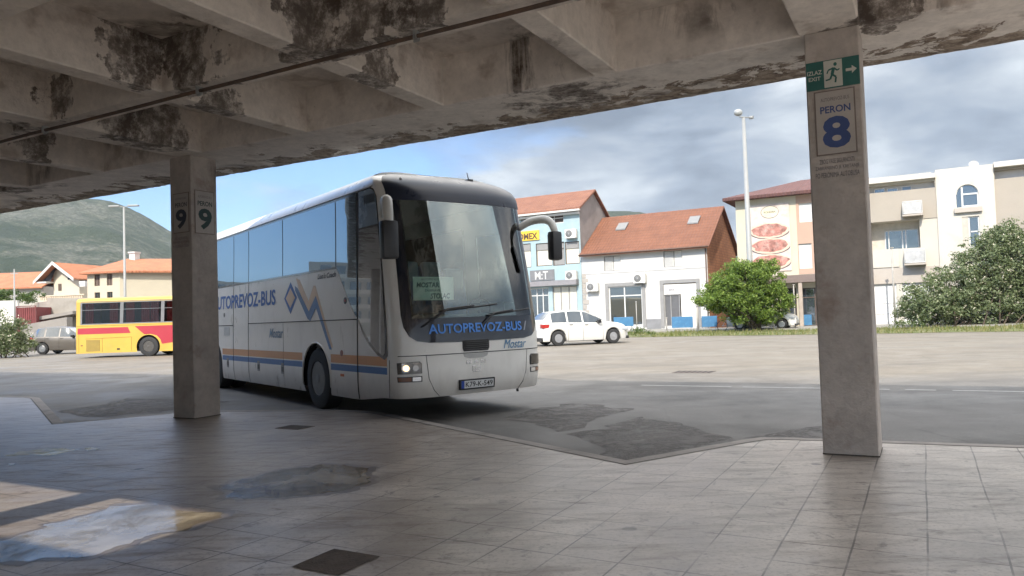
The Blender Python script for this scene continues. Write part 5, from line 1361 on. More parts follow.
text('fascia_lettering', 'SERVIS', a+.4, dm-.35, d-.58, d-.40, lambda u, v, q: Vector((u, .02-q, v)), .004, TXTG, sgn, .02)
bm = bmesh.new(); box(bm, dm+.1, b-.02, .05, .10, c, d-.06); obj('shop_panel', bm, pm('panel_offwhite', (.64, .62, .58), .6), WH)
for (a, b, c, d) in o_dn:                       # grey stone surrounds, proud of the wall
    bm = bmesh.new(); q = .27
    box(bm, a-q, a-.003, -.05, -.003, c-.1, d+q); box(bm, b+.003, b+q, -.05, -.003, c-.1, d+q); box(bm, a-.003, b+.003, -.05, -.003, d+.003, d+q); obj('surround', bm, FRG, WH)
xs_ = [x0w+.02, o_dn[0][0]-.28, o_dn[0][1]+.28, o_dn[1][0]-.28, o_dn[1][1]+.28, -.02]
for k in (0, 2, 4):
    bm = bmesh.new(); box(bm, xs_[k], xs_[k+1], -.04, -.003, -.15, .68); obj('plinth', bm, pm('plinth_grey', (.20, .20, .205), .85, .15, 2), WH)
bm = bmesh.new()
for k in range(9): box(bm, x0w+.02, x0w+.02+(.5 if k % 2 else .3), -.045, -.003, .75+.42*k, .75+.42*k+.36)
obj('quoin', bm, pm('quoin_stone', (.34, .31, .28), .85, .1, 3), WH)
zz = fx(650, 270.5)[1]-.1; bm = bmesh.new(); box(bm, x0w, 0, -.03, -.003, zz-.03, zz+.03); obj('string_course', bm, pm('course_grey', (.45, .44, .43), .8), WH)
D_ = 9.8; zrw = 9.35
def brick_mat():
    m, nt, bs, out = newmat('hollow_brick'); v = coords(nt, False); s = sepxyz(nt, v); cb = nt.nodes.new('ShaderNodeCombineXYZ')
    nt.links.new(s[1], cb.inputs[0]); nt.links.new(s[2], cb.inputs[1]); br = nt.nodes.new('ShaderNodeTexBrick'); nt.links.new(cb.outputs[0], br.inputs['Vector'])
    br.inputs['Scale'].default_value = 1; br.inputs['Brick Width'].default_value = .38; br.inputs['Row Height'].default_value = .21; br.inputs['Mortar Size'].default_value = .012
    br.inputs['Color1'].default_value = (.52, .23, .11, 1); br.inputs['Color2'].default_value = (.42, .17, .08, 1); br.inputs['Mortar'].default_value = (.20, .12, .08, 1)
    n = noise_n(nt, v, .7, 6, .6); nt.links.new(mixc(nt, ramp(nt, n, [(.4, 0.), (.7, .4)]), br.outputs[0], (.22, .10, .055)), bs.inputs['Base Color']); bs.inputs['Roughness'].default_value = .9; return m
bm = bmesh.new(); bm.faces.new([bm.verts.new(p) for p in ((.0, .002, -.2), (0, D_, -.2), (0, D_, ew), (0, D_/2, zrw), (0, .002, ew))]); quad(bm, [(x0w, D_, -.2), (0, D_, -.2), (0, D_, ew), (x0w, D_, ew)])
obj('gable_wall', bm, brick_mat(), WH)
bm = bmesh.new(); gable_roof(bm, x0w+.02, .3, 0, D_, ew+.05, zrw, .5, None, .15)
rf = obj('roof', bm, tile_mat('brown_clay_tiles', (.22, .09, .05), (.16, .065, .038)), WH)
for px_, py_ in ((622, 225.5), (694, 221)):
    # skylights set into the slope
    fr = .62; y_ = D_/2*fr; sl_ = (zrw-ew)/(D_/2); a_ = onb(px_, py_, FB+y_)[0]-a1_r
    bm = bmesh.new(); vs_ = box(bm, -.42, .42, -.55, .55, 0, .10)
    for v in vs_: x, y, z = v.co; v.co = (a_+x, y_+y/sqrt(1+sl_*sl_), ew+.22+sl_*(y_+y/sqrt(1+sl_*sl_))+z)
    sk = obj('skylight', bm, pm('skylight_frame', (.2, .2, .2), .5), rf)
bm = bmesh.new(); tube(bm, [(x0w, -.52, ew-.16), (.25, -.52, ew-.16)], .06, 8); tube(bm, [(-.08, -.1, ew-.1), (-.08, -.1, 0)], .05, 8); obj('gutter', bm, pm('gutter_brown', (.10, .06, .045), .6), WH)
bm = bmesh.new(); box(bm, .0, .55, 2.9, 3.7, 3.9, 4.5, 0, .02)
# ---- beige house with the printed food banner
a2_l = fx(739, 290)[0]; a2_r = fx(869, 260)[0]-.02
BE = thing('shop_house', 'beige three-storey house with a large food banner and dark hipped roof', 'building', W(a2_l, FB, .10), -TH)
l2 = lambda *p: lb(*p, a0=a2_l)
Wd = a2_r-a2_l; eb_ = fx(740, 201)[1]-.1
o_w = [l2(799, 203, 812, 222), l2(799, 243.5, 812, 268.5), l2(826, 203, 842, 222), l2(826, 243, 842, 268)]
o_s = [l2(744, 289, 775, 326), l2(781, 288, 797, 326), l2(801, 287.5, 830, 326), l2(835, 287, 862, 326)]
CREAM = pm('cream_render', (.50, .455, .35), .85, .04, 1., dirt=(.56, .50, .40), dirtscale=.6); SALM = pm('salmon_render', (.43, .29, .22), .85, .04, 1.)
xs1 = l2(797.5, 240, 797.6, 241)[0]
bm = bmesh.new(); wall_front(bm, 0, Wd, -.2, eb_, o_w+o_s); 
quad(bm, [(0, 0, -.2), (0, 9, -.2), (0, 9, eb_), (0, 0, eb_)]); quad(bm, [(Wd, 0, -.2), (Wd, 9, -.2), (Wd, 9, eb_), (Wd, 0, eb_)]); quad(bm, [(0, 9, -.2), (Wd, 9, -.2), (Wd, 9, eb_), (0, 9, eb_)])
obj('wall', bm, CREAM, BE)
# salmon fields between the windows, proud of the cream wall
zf0 = l2(800, 240, 812, 274)[2]
bm = bmesh.new(); wall_front(bm, xs1, Wd-.01, zf0, eb_-.03, o_w, -.02, .02); obj('render_field', bm, SALM, BE)
for o in o_w: win(BE, o, -.02, FRW, pm('roller_white', (.70, .69, .66), .6), (), (), .05)
for o in o_s: win(BE, o, 0, FRB, GL, (.5,), (.75,), .07, 'shop_window')
o = l2(741, 275, 869, 286); bm = bmesh.new(); box(bm, .0, Wd, -.9, -.003, o[2]+.25, o[3]); obj('awning', bm, pm('awning_brown', (.17, .13, .115), .8, .1, 2), BE)
bm = bmesh.new()
for k in range(5): x = .3+k*(Wd-.6)/4; box(bm, x-.12, x+.12, -.85, -.6, -.2, o[2]+.249)
obj('awning_posts', bm, pm('post_beige', (.36, .30, .25), .8), BE)
bm = bmesh.new()
ov = .75; vs_ = [bm.verts.new(p) for p in ((-ov, -ov, eb_), (Wd, -ov, eb_), (Wd, 9+ov, eb_), (-ov, 9+ov, eb_), (4., 4.5, eb_+1.75), (Wd, 4.5, eb_+1.75), (-ov, -ov, eb_+.2), (Wd, -ov, eb_+.2), (Wd, 9+ov, eb_+.2), (-ov, 9+ov, eb_+.2))]
for q in ((6, 7, 5, 4), (9, 6, 4), (8, 9, 4, 5), (0, 1, 7, 6), (0, 6, 9, 3), (0, 3, 2, 1), (1, 2, 8, 5, 7)): bm.faces.new([vs_[i] for i in q])
obj('roof', bm, tile_mat('dark_red_tiles', (.15, .065, .058), (.10, .048, .044)), BE)
# the printed banner: a cloth with a round stamp and four filled pies
o = l2(750.5, 204, 790.5, 271.5)
BN = thing('food_banner', 'large printed banner of round pies with a stamp logo on the beige house', 'banner', W(a2_l, FB, .10), -TH)
BF = lambda u, v, q: Vector((u, -.07-q, v))
bm = bmesh.new(); box(bm, o[0], o[1], -.07, -.004, o[2], o[3]); obj('cloth', bm, pm('banner_cloth', (.56, .49, .44), .7, .15, 2.5, dirt=(.36, .22, .17), dirtscale=.8), BN)
def blob(cx, cy, rx_, ry_, n=28, jag=.06, seed=0): return [(cx+rx_*cos(2*pi*k/n)*(1+jag*noise.noise(Vector((cos(2*pi*k/n)*2, sin(2*pi*k/n)*2, seed)))), cy+ry_*sin(2*pi*k/n)*(1+jag*noise.noise(Vector((cos(2*pi*k/n)*2, seed, sin(2*pi*k/n)*2))))) for k in range(n)]
cx_ = (o[0]+o[1])/2; wB = o[1]-o[0]; hB = o[3]-o[2]
def flat(name, P, q, mat, parent):
    bm = bmesh.new(); bm.faces.new([bm.verts.new(BF(u, v, q)) for u, v in P]); return obj(name, bm, mat, parent)
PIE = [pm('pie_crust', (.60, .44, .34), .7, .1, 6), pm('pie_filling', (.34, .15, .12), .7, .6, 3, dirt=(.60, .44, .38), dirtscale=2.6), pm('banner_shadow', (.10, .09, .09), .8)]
for i, (v_, w1) in enumerate(((.60, .49), (.37, .495), (.135, .495))):
    z = o[2]+hB*v_
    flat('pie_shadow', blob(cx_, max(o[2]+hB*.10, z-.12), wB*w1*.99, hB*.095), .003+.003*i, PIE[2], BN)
    flat('pie_crust', blob(cx_, z+.03, wB*w1, hB*.115), .0045+.003*i, PIE[0], BN); flat('pie_filling', blob(cx_-.03, z+.05, wB*w1*.9, hB*.095, jag=.25, seed=i), .006+.003*i, PIE[1], BN)
flat('stamp', blob(cx_+.05, o[2]+hB*.88, wB*.21, hB*.085, jag=0), .003, pm('stamp_cream', (.60, .56, .40), .6), BN)
bm = bmesh.new(); rr_ = [BF(cx_+.05+wB*.22*cos(2*pi*k/30), o[2]+hB*.88+hB*.09*sin(2*pi*k/30), .006) for k in range(31)]; tube(bm, rr_, .018, 4, caps=False); obj('stamp_ring', bm, TXTG, BN)
text('stamp_lettering', 'KONOBA', cx_+.05-wB*.15, cx_+.05+wB*.15, o[2]+hB*.865, o[2]+hB*.895, BF, .006, pm('stamp_text', (.08, .07, .05), .6), BN, .02)
# ---- cream apartment block with balconies and an arched window
a3_l = a2_r+.04; a3_r = a3_l+27
AP = thing('apartment_block', 'cream apartment block with recessed balconies and an arched tower window', 'building', W(a3_l, FB, .10), -TH)
l3 = lambda *p: lb(*p, a0=a3_l)
zt = 9.5; xt0 = l3(936.5, 200, 937, 201)[0]; xt1 = l3(995, 200, 995.5, 201)[0]
APM = pm('block_cream', (.49, .455, .395), .85, .04, .8, dirt=(.52, .46, .38), dirtscale=.45); APB = pm('block_beige', (.34, .30, .25), .85, .05, .8, dirt=(.36, .31, .26), dirtscale=.7)
APD = pm('block_band', (.40, .355, .31), .85, .05, .8)
z_p0 = l3(869, 192, 903, 220.5); 
ztop_open = (0.01, xt0-.02, z_p0[2]+.0, zt-.35)       # top floor recess above the parapet
o2f = l3(870, 221, 920, 249)
rec = [(0.02, xt0-.05, z_p0[3], zt-.35), (o2f[0]+.02, o2f[1], o2f[2], o2f[3])]
o_g = [l3(874.5, 284.5, 897.5, 326), l3(903, 283, 930, 326)]
# main left wing wall
bm = bmesh.new(); wall_front(bm, 0, xt0, -.2, zt-.2, rec+o_g, 0, 1.3)
obj('left_wing_wall', bm, APM, AP)
bm = bmesh.new(); box(bm, .0, xt0-.01, -.05, -.003, o2f[3]+.01, z_p0[3]-.005); obj('parapet', bm, APB, AP)
# back walls of the two recesses with their windows
ot = [l3(873.6, 187.5, 885, 193.6), l3(886.5, 187, 898, 193.5), l3(901.5, 185, 912, 203)]
bm = bmesh.new(); wall_front(bm, 0.02, xt0-.05, z_p0[3]-.6, zt-.35, [], .5, .1); obj('recess_wall', bm, WR, AP)
for i, o in enumerate(ot): win(AP, (o[0], o[1], max(o[2], z_p0[3]-.5), min(o[3], zt-.45)), .32, FRW, GL if i < 2 else pm('door_blue_glass', (.2, .28, .38), .2), (), (), .06)
ow = l3(884, 228, 920, 249)
bm = bmesh.new(); wall_front(bm, o2f[0], o2f[1], o2f[2]-.4, o2f[3], [], 1.28, .1); obj('recess_wall', bm, pm('recess_cream', (.5, .46, .40), .85), AP)
win(AP, (ow[0], ow[1]-.05, o2f[2]-.2, ow[3]), 1.10, FRW, GL, (.12, .52, .62), (), .07)
o = l3(872, 249.5, 899, 267.5); bm = bmesh.new(); box(bm, 0.02, o[1], -.08, -.003, o[2], o[3]); obj('parapet', bm, APM, AP)
o = l3(869, 267.5, 937, 283); bm = bmesh.new(); box(bm, 0, xt0-.01, -.06, -.003, o[2], o[3]); obj('band', bm, APD, AP)
def balcony(px0, py0, px1, py1):
    o = l3(px0, py0, px1, py1); bm = bmesh.new(); x0_, x1_, z0_, z1_ = o
    for z in (z0_+.04, z1_): tube(bm, [(x0_, -.02, z), (x0_, -.75, z), (x1_, -.75, z), (x1_, -.02, z)], .03, 6)
    n = 16
    for k in range(n+1):
        x = x0_+(x1_-x0_)*k/n; box(bm, x-.018, x+.018, -.765, -.735, z0_+.04, z1_)
    for k in (1, 2, 3):
        for x in (x0_, x1_): box(bm, x-.018, x+.018, -.75*k/4-.02, -.75*k/4+.02, z0_+.04, z1_)
    r_ = obj('balcony_railing', bm, pm('railing_white', (.55, .55, .54), .4), AP)
    bm = bmesh.new(); box(bm, x0_-.05, x1_+.05, -.8, -.003, z0_-.12, z0_-.01); obj('balcony_slab', bm, APD, r_)
    bm = bmesh.new(); box(bm, x0_+.08, x1_-.08, -.70, -.66, z0_+.08, z1_-.08); obj('wind_screen', bm, pm('screen_white', (.42, .42, .44), .5, .3, 5), r_)
balcony(903, 202.5, 922, 215); balcony(905, 250, 925, 263.5)
# white shutters on the ground floor
for o in o_g: win(AP, o, 0, pm('shutter_frame', (.5, .5, .5), .6), pm('shutter_white2', (.70, .69, .66), .5), (.55,), (.3, .55), .05, 'garage_shutter')
# roof slab edges
bm = bmesh.new(); box(bm, -.1, xt0-.01, -.45, 9, zt-.2, zt-.05); box(bm, -.1, xt0-.01, -.30, 9, zt-.05, zt+.12); obj('roof_slab', bm, pm('roof_edge', (.50, .475, .43), .8, .05, 2), AP)
bm = bmesh.new()
for k in range(26): x = -.05+(xt0-.1)*k/26; tube(bm, [(x, -.32, zt+.12), (x, 1.5, zt+.30)], .08, 6)
obj('roof_tiles', bm, pm('pale_tiles', (.52, .49, .44), .8), AP)
# tower with arched window
oa = l3(956, 184.5, 978.5, 207); ol = l3(962.5, 216.5, 980, 248)
xm_ = (oa[0]+oa[1])/2; ra_ = (oa[1]-oa[0])/2; zs0 = oa[3]-ra_
TWY = -.12
bm = bmesh.new()
wall_front(bm, xt0, xt1, -.2, oa[2], [ol], TWY, .18)
wall_front(bm, xt0, oa[0], oa[2], zt+.32, [], TWY); wall_front(bm, oa[1], xt1, oa[2], zt+.32, [], TWY)
n = 24; ap_ = [(xm_-ra_*cos(pi*k/n), zs0+ra_*sin(pi*k/n)) for k in range(n+1)]
for (x0_, z0_), (x1_, z1_) in zip(ap_, ap_[1:]):
    quad(bm, [(x0_, TWY, z0_), (x1_, TWY, z1_), (x1_, TWY, zt+.32), (x0_, TWY, zt+.32)]); quad(bm, [(x0_, TWY, z0_), (x0_, TWY+.18, z0_), (x1_, TWY+.18, z1_), (x1_, TWY, z1_)])
for x_ in (oa[0], oa[1]): quad(bm, [(x_, TWY, oa[2]), (x_, TWY+.18, oa[2]), (x_, TWY+.18, zs0), (x_, TWY, zs0)])
quad(bm, [(oa[0], TWY, oa[2]), (oa[1], TWY, oa[2]), (oa[1], TWY+.18, oa[2]), (oa[0], TWY+.18, oa[2])])
quad(bm, [(xt0, TWY, -.2), (xt0, 9, -.2), (xt0, 9, zt+.32), (xt0, TWY, zt+.32)]); quad(bm, [(xt1, TWY, -.2), (xt1, 9, -.2), (xt1, 9, zt+.32), (xt1, TWY, zt+.32)])
quad(bm, [(xt0, TWY, zt+.32), (xt1, TWY, zt+.32), (xt1, 9, zt+.32), (xt0, 9, zt+.32)])
obj('tower_wall', bm, pm('tower_cream', (.53, .495, .43), .85, .03, .8, dirt=(.40, .36, .31), dirtscale=.7), AP)
bm = bmesh.new(); bm.faces.new([bm.verts.new((x, TWY+.15, z)) for x, z in [(oa[1], oa[2]), (oa[0], oa[2])]+ap_]); pn = obj('arched_pane', bm, GL, AP)
bm = bmesh.new(); xv = oa[0]+(oa[1]-oa[0])*.27
tube(bm, [(x, TWY+.11, z) for x, z in ap_], .05, 6); box(bm, xv-.05, xv+.05, TWY+.08, TWY+.14, oa[2], zs0+ra_*.8); box(bm, xv+.05, oa[1], TWY+.085, TWY+.135, zs0-.05, zs0+.05); box(bm, xv+.05, oa[1], TWY+.08, TWY+.14, oa[2], oa[2]+.1); box(bm, oa[1]-.08, oa[1], TWY+.08, TWY+.14, oa[2]+.1, zs0-.05)
obj('arched_frame', bm, FRW, pn)
bm = bmesh.new(); box(bm, oa[0]-.15, oa[1]+.15, TWY-.22, TWY-.003, oa[2]-.35, oa[2]-.05); obj('sill', bm, APD, AP)
win(AP, (ol[0]+(ol[1]-ol[0])*.36, ol[1], ol[2], ol[3]), TWY, FRW, GL, (), (.52,), .08, depth=.16)
bm = bmesh.new(); box(bm, ol[0], ol[0]+(ol[1]-ol[0])*.35, TWY+.04, TWY+.1, ol[2], ol[3]); obj('shutter', bm, pm('shutter_beige', (.45, .41, .35), .7), AP)
# right wing
WR_ = 27
orr = [(xt1+.05, WR_, z_p0[3]+.15, zt-.1)]; ow2 = [(xt1+2.6, xt1+3.8, 3.6, 5.9), (xt1+6, xt1+7.5, 3.6, 5.2)]
bm = bmesh.new(); wall_front(bm, xt1, WR_, -.2, zt+.05, orr+ow2, 0, 1.3); quad(bm, [(WR_, 0, -.2), (WR_, 9, -.2), (WR_, 9, zt), (WR_, 0, zt)]); obj('right_wing_wall', bm, APB, AP)
bm = bmesh.new(); wall_front(bm, xt1, WR_, z_p0[3]-.5, zt, [], .5, .1); obj('recess_wall', bm, WR, AP)
for x in (xt1+1.9, xt1+5.5, xt1+9): win(AP, (x, x+1.5, z_p0[3]+.15, zt-.45), .32, FRW, GL, (.5,), (), .07)
for o in ow2: win(AP, o, .1, FRW, GL, (.5,), (), .07)
bm = bmesh.new(); box(bm, xt1+.01, WR_, -.45, 9, zt+.05, zt+.2); box(bm, xt1+.01, WR_, -.3, 9, zt+.2, zt+.40); obj('roof_slab', bm, pm('roof_edge', (.50, .475, .43), .8, .05, 2), AP)
p_ = thing('satellite_dish', 'small white satellite dish on the roof of the arched window tower', 'dish', W(a3_l+l3(975, 167, 976, 168)[0], FB+1, zt+.42), -TH)
bm = bmesh.new(); bmesh.ops.create_uvsphere(bm, u_segments=16, v_segments=8, radius=.28)
bmesh.ops.delete(bm, geom=[v for v in bm.verts if v.co.z > .02], context='VERTS')
for v in bm.verts: v.co.z *= .5
bmesh.ops.rotate(bm, verts=bm.verts, cent=(0, 0, 0), matrix=Matrix.Rotation(radians(60), 3, 'X'))
for v in bm.verts: v.co.z += .30
obj('dish', bm, FRW, p_); bm = bmesh.new(); tube(bm, [(0, .1, -.02), (0, .1, .30)], .03, 6); obj('mast', bm, STEEL, p_)
# ================================================================ left-hand houses
def house_frame(px, D, ang, z0=0.):
    p = atY(px, 300, D); return Vector((p.x, p.y, z0)), ang
def zD(py, px, D):                              # height of a picture point at a distance
    return atY(px, py, D).z
TILE2 = tile_mat('orange_clay_tiles', (.46, .185, .09), (.33, .125, .065))
# cream house, corner towards the camera at x = 120
cp = atY(120, 300, 72); CHs = thing('detached_house', 'cream two-storey house with orange roof, white chimney and two shuttered windows', 'house', (cp.x, cp.y, 0), 0)
zE = zD(271, 120, 72); aL = radians(180-16); aR = radians(38)
# left face goes left (slightly back), right face goes right and back
dL = Vector((cos(aL), sin(aL), 0)); dR = Vector((cos(aR), sin(aR), 0)).normalized()
# square plan: local x along dR2, local y along dL2
hx = Vector((cos(radians(52)), sin(radians(52)), 0))
CHs.rotation_euler = (0, 0, radians(-14))
lenL, lenR = 3.75, 9.
# local: x to the right of the corner is the long side going back -> build as box x[-lenF,0], y[0, depth]
Lf = 4.2; Dp = 13.
owc = []
sc = 750/72
for px0, px1 in ((90.5, 97), (105, 111.5)):
    x0_ = (px0-120)/sc/cos(radians(14)); x1_ = (px1-120)/sc/cos(radians(14)); owc.append((x0_, x1_, zD(285.5, 100, 72), zD(274, 100, 72))); owc.append((x0_, x1_, zD(300, 100, 72), zD(292, 100, 72)))
bm = bmesh.new(); wall_front(bm, -3.75, 0, ROAD-.5, zE, owc); quad(bm, [(0, 0, ROAD-.5), (5.2*2.2, 0, ROAD-.5), (5.2*2.2, 0, zE), (0, 0, zE)]) if False else None
Rr = radians(14+40); rdir = Vector((cos(radians(40)), sin(radians(40)), 0)).normalized()
# right face direction in local coordinates
q1 = Matrix.Rotation(radians(14), 3, 'Z') @ Vector((cos(radians(30)), sin(radians(30)), 0)); q1 *= 8.2
quad(bm, [(0, 0, ROAD-.5), (q1.x, q1.y, ROAD-.5), (q1.x, q1.y, zE), (0, 0, zE)]); quad(bm, [(-3.75, 0, ROAD-.5), (-3.75, 7, ROAD-.5), (-3.75, 7, zE), (-3.75, 0, zE)])
obj('wall', bm, pm('house_cream', (.50, .445, .34), .85, .04, 1., dirt=(.5, .44, .34), dirtscale=.5), CHs)
for o in owc[::2]: win(CHs, o, 0, FRB, pm('shutter_brown', (.14, .10, .08), .7), (.5,), (), .06)
for o in owc[1::2]: win(CHs, o, 0, FRB, GL, (.5,), (), .06)
bm = bmesh.new(); ridge = zD(259, 120, 77)
A_ = (-3.75-.5, -.5, zE); B_ = (.15, -.55, zE); C_ = (q1.x+.3, q1.y-.6, zE); R1 = (-3.0, 4.4, ridge); R2 = (q1.x-3.2, q1.y+3.2, ridge); L2 = (-4.3, 6., zE)
vs_ = [bm.verts.new(p) for p in (A_, B_, C_, R1, R2, L2)]; vt = [bm.verts.new((p[0], p[1], p[2]-.18)) for p in (A_, B_, C_, L2)]
for q in ((0, 1, 3), (1, 2, 4, 3), (5, 0, 3)): bm.faces.new([vs_[i] for i in q])
bm.faces.new((vs_[0], vt[0], vt[1], vs_[1])); bm.faces.new((vs_[1], vt[1], vt[2], vs_[2])); bm.faces.new((vs_[5], vt[3], vt[0], vs_[0])); bm.faces.new((vt[0], vt[1], vt[2], vt[3]))
rf = obj('roof', bm, TILE2, CHs)
chx = -2.3; bm = bmesh.new(); box(bm, chx-.35, chx+.35, 4.3, 5.0, ridge-.8, zD(252.5, 131, 76)); box(bm, chx-.42, chx+.42, 4.2, 5.1, zD(252.5, 131, 76)+.001, zD(251, 131, 76)); obj('chimney', bm, FRW, rf)
# gabled house
gp = atY(61, 300, 80); sc = 750/80
GH = thing('detached_house', 'pale gabled house with wide white bargeboards, balcony and orange roof', 'house', (gp.x, gp.y, 0), radians(-12))
zA = zD(263, 52.5, 80); zl = zD(281.5, 31, 80); zb_ = 1.0
xl, xr = (31-52.5)/sc, (76-52.5)/sc; zr2 = zD(279, 75, 80)
bm = bmesh.new(); bm.faces.new([bm.verts.new(p) for p in ((-.9, 0, zb_-1), (xr-.2, 0, zb_-1), (xr-.2, 0, zr2-.2), (0, 0, zA-.25), (-.9, 0, zA-1.1))])
quad(bm, [(xr-.2, 0, zb_-1), (xr-.2, 9, zb_-1), (xr-.2, 9, zr2-.2), (xr-.2, 0, zr2-.2)]); quad(bm, [(-.9, 0, zb_-1), (-.9, 9, zb_-1), (-.9, 9, zA-1.1), (-.9, 0, zA-1.1)])
obj('wall', bm, pm('house_pale', (.52, .475, .38), .85, .04, 1.), GH)
bm = bmesh.new(); t_ = .14
yF = -1.1
prism(bm, [(xl, zl), (0, zA), (xr, zr2), (xr, zr2-t_), (0, zA-t_*1.3), (xl, zl-t_)], yF, 10, 'y'); rf = obj('roof', bm, TILE2, GH)
bm = bmesh.new(); prism(bm, [(xl-.1, zl-.05), (0, zA+.08), (xr+.1, zr2+.0), (xr+.1, zr2-.30), (0, zA-.28), (xl-.1, zl-.35)], yF-.06, yF-.005, 'y'); obj('bargeboard', bm, FRW, rf)
bm = bmesh.new(); prism(bm, [(xl+.3, zl-.1), (-.05, zA-.35), (-.9, zA-1.0), (-.9, zl-.12)], -.4, -.35, 'y'); obj('gable_soffit', bm, pm('soffit_dark2', (.05, .05, .06), .8), rf)
bm = bmesh.new(); box(bm, xl+.2, -.9, -1.0, .2, zl-.25, zl-.1); obj('porch_beam', bm, FRW, GH)
bm = bmesh.new(); box(bm, .9, 1.35, -.04, -.003, zD(280, 62, 80), zD(275.5, 62, 80)); obj('attic_window', bm, GL, GH)
bm = bmesh.new(); box(bm, -.3, .1, -.04, -.003, zD(291, 52, 80), zD(284, 52, 80)); obj('window', bm, FRB, GH)
bm = bmesh.new(); z0_, z1_ = zD(300, 60, 78), zD(296, 60, 78)
for k in range(24): box(bm, -1+k*.22, -.86+k*.22, -1.75, -1.65, z0_, z1_)
box(bm, -1.1, 4.5, -1.8, -1.6, z1_+.002, z1_+.12); box(bm, -1.1, 4.5, -1.8, .0, z0_-.2, z0_-.002); obj('balcony_balustrade', bm, pm('balustrade_beige', (.58, .48, .36), .8), GH)
a_, b_ = atY(78, 285, 79).x-gp.x, zD(285, 78, 80); bm = bmesh.new(); box(bm, 2.55, 3.3, -.35, -.003, b_-.25, b_+.35, 0, .03); obj('ac_unit', bm, FRW, GH)
# long low house at the far left
lp = atY(20, 300, 85); sc = 750/85
LH = thing('detached_house', 'long low grey house with a plain orange roof at the far left', 'house', (lp.x, lp.y, 0), radians(-3))
z0_, z1_ = zD(287, 20, 85), zD(273.5, 20, 89); x0_, x1_ = -14, (44-20)/sc
bm = bmesh.new(); box(bm, x0_, x1_, 0, 8, -1, z0_-.002); obj('wall', bm, pm('house_grey', (.40, .38, .34), .85, .06, 1.), LH)
bm = bmesh.new(); gable_roof(bm, x0_-.3, x1_+.2, 0, 8, z0_, z1_, .5); obj('roof', bm, TILE2, LH)
# retaining wall, ramp, white wall, red container
RWl = thing('retaining_wall', 'weathered grey retaining wall with a sloping ramp behind the parked cars', 'wall', tuple(atY(60, 330, 62)), 0)
o_ = atY(60, 330, 62); sc = 750/62
def rw(px, py): p = atY(px, py, 62); return p.x-o_.x, p.z-o_.z
bm = bmesh.new(); prism(bm, [rw(34, 345), rw(34, 303), rw(47, 301), rw(47, 298), rw(200, 298), rw(200, 345)], 0, .3, 'y'); obj('wall_panel', bm, pm('retaining_concrete', (.30, .275, .24), .9, .12, .8, bmp=.2, dirt=(.17, .15, .13), dirtscale=.6), RWl)
bm = bmesh.new(); prism(bm, [rw(36, 324), rw(36, 319), rw(84, 311), rw(84, 314), rw(40, 322)], -1.6, -.02, 'y'); prism(bm, [rw(40, 332), rw(40, 325), rw(84, 317), rw(84, 332)], -2.4, -1.62, 'y'); obj('ramp', bm, pm('ramp_concrete', (.24, .22, .20), .9, .1, 1.), RWl)
WW = thing('garden_wall', 'low white garden wall left of the red shipping container', 'wall', tuple(atY(0, 325, 66)), 0)
o_ = atY(0, 325, 66)
bm = bmesh.new(); p0, p1 = atY(-60, 304, 66), atY(17.5, 315, 66); box(bm, p0.x-o_.x, p1.x-o_.x, 0, .25, -2, p0.z-o_.z); box(bm, p0.x-o_.x, p1.x-o_.x, -.05, .3, p0.z-o_.z+.002, p0.z-o_.z+.1); obj('wall_panel', bm, pm('garden_white', (.62, .60, .56), .85, .06, 1.), WW)
p0, p1 = atY(17, 318, 60), atY(36, 307, 60)
RC = thing('shipping_container', 'dark red ribbed container in front of the retaining wall', 'container', (p0.x, p0.y, p0.z), 0)
bm = bmesh.new(); w_ = p1.x-p0.x; h_ = p1.z-p0.z; n = 18
for k in range(n):
    y = -.04 if k % 2 else 0; quad(bm, [(w_*k/n, y, -1.2), (w_*(k+1)/n, y, -1.2), (w_*(k+1)/n, y, h_), (w_*k/n, y, h_)]); quad(bm, [(w_*k/n, -.04, -1.2), (w_*k/n, 0, -1.2), (w_*k/n, 0, h_), (w_*k/n, -.04, h_)])
box(bm, 0, w_, .002, 2.4, -1.2, h_-.002); obj('panel', bm, pm('container_red', (.16, .035, .035), .7, .2, 2), RC)
bm = bmesh.new(); box(bm, -.05, .05, -.06, -.042, -1.2, h_+.05); box(bm, w_-.05, w_+.05, -.06, -.042, -1.2, h_+.05); box(bm, -.05, w_+.05, -.06, -.0421, h_+.051, h_+.12); obj('corner_post', bm, pm('container_frame', (.12, .03, .03), .7), RC)

# ================================================================ terraced flats outside the frame, mirrored in the coach windows
def flats(loc, rot, floors, w_, label):
    t = thing('terraced_flats', label, 'building', loc, rot, 'terraced flats beyond the left edge')
    bm = bmesh.new(); pm_ = pm('flats_concrete', (.20, .19, .18), .85, .1, .5)
    for k in range(floors): box(bm, -w_/2+k*1.4, w_/2-k*.9, k*2.0, 14, ROAD+k*3, ROAD+k*3+2.98)
    obj('wall', bm, pm_, t)
    for k in range(floors):
        n = 7; x0_, x1_ = -w_/2+k*1.4+.8, w_/2-k*.9-.8
        for i in range(n):
            x = x0_+(x1_-x0_)*i/n; bm = bmesh.new(); box(bm, x, x+(x1_-x0_)/n*.62, k*2.0-.03, k*2.0-.003, ROAD+k*3+.9, ROAD+k*3+2.4); obj('window', bm, GL, t)
        bm = bmesh.new(); box(bm, x0_-.8, x1_+.8, k*2.0-1.2, k*2.0-.004, ROAD+k*3-.1, ROAD+k*3+.85 if k else ROAD+.1); obj('balcony', bm, pm('flats_light', (.30, .28, .26), .8), t)
flats((-112, 66, 0), radians(62), 5, 30, 'five-storey terraced concrete flats beyond the left edge of the picture')
flats((-96, 36, 0), radians(75), 4, 22, 'four-storey terraced concrete flats nearer the left edge of the picture')
flats((-118, 92, 0), radians(55), 4, 40, 'three-storey terraced concrete flats farthest beyond the left edge')

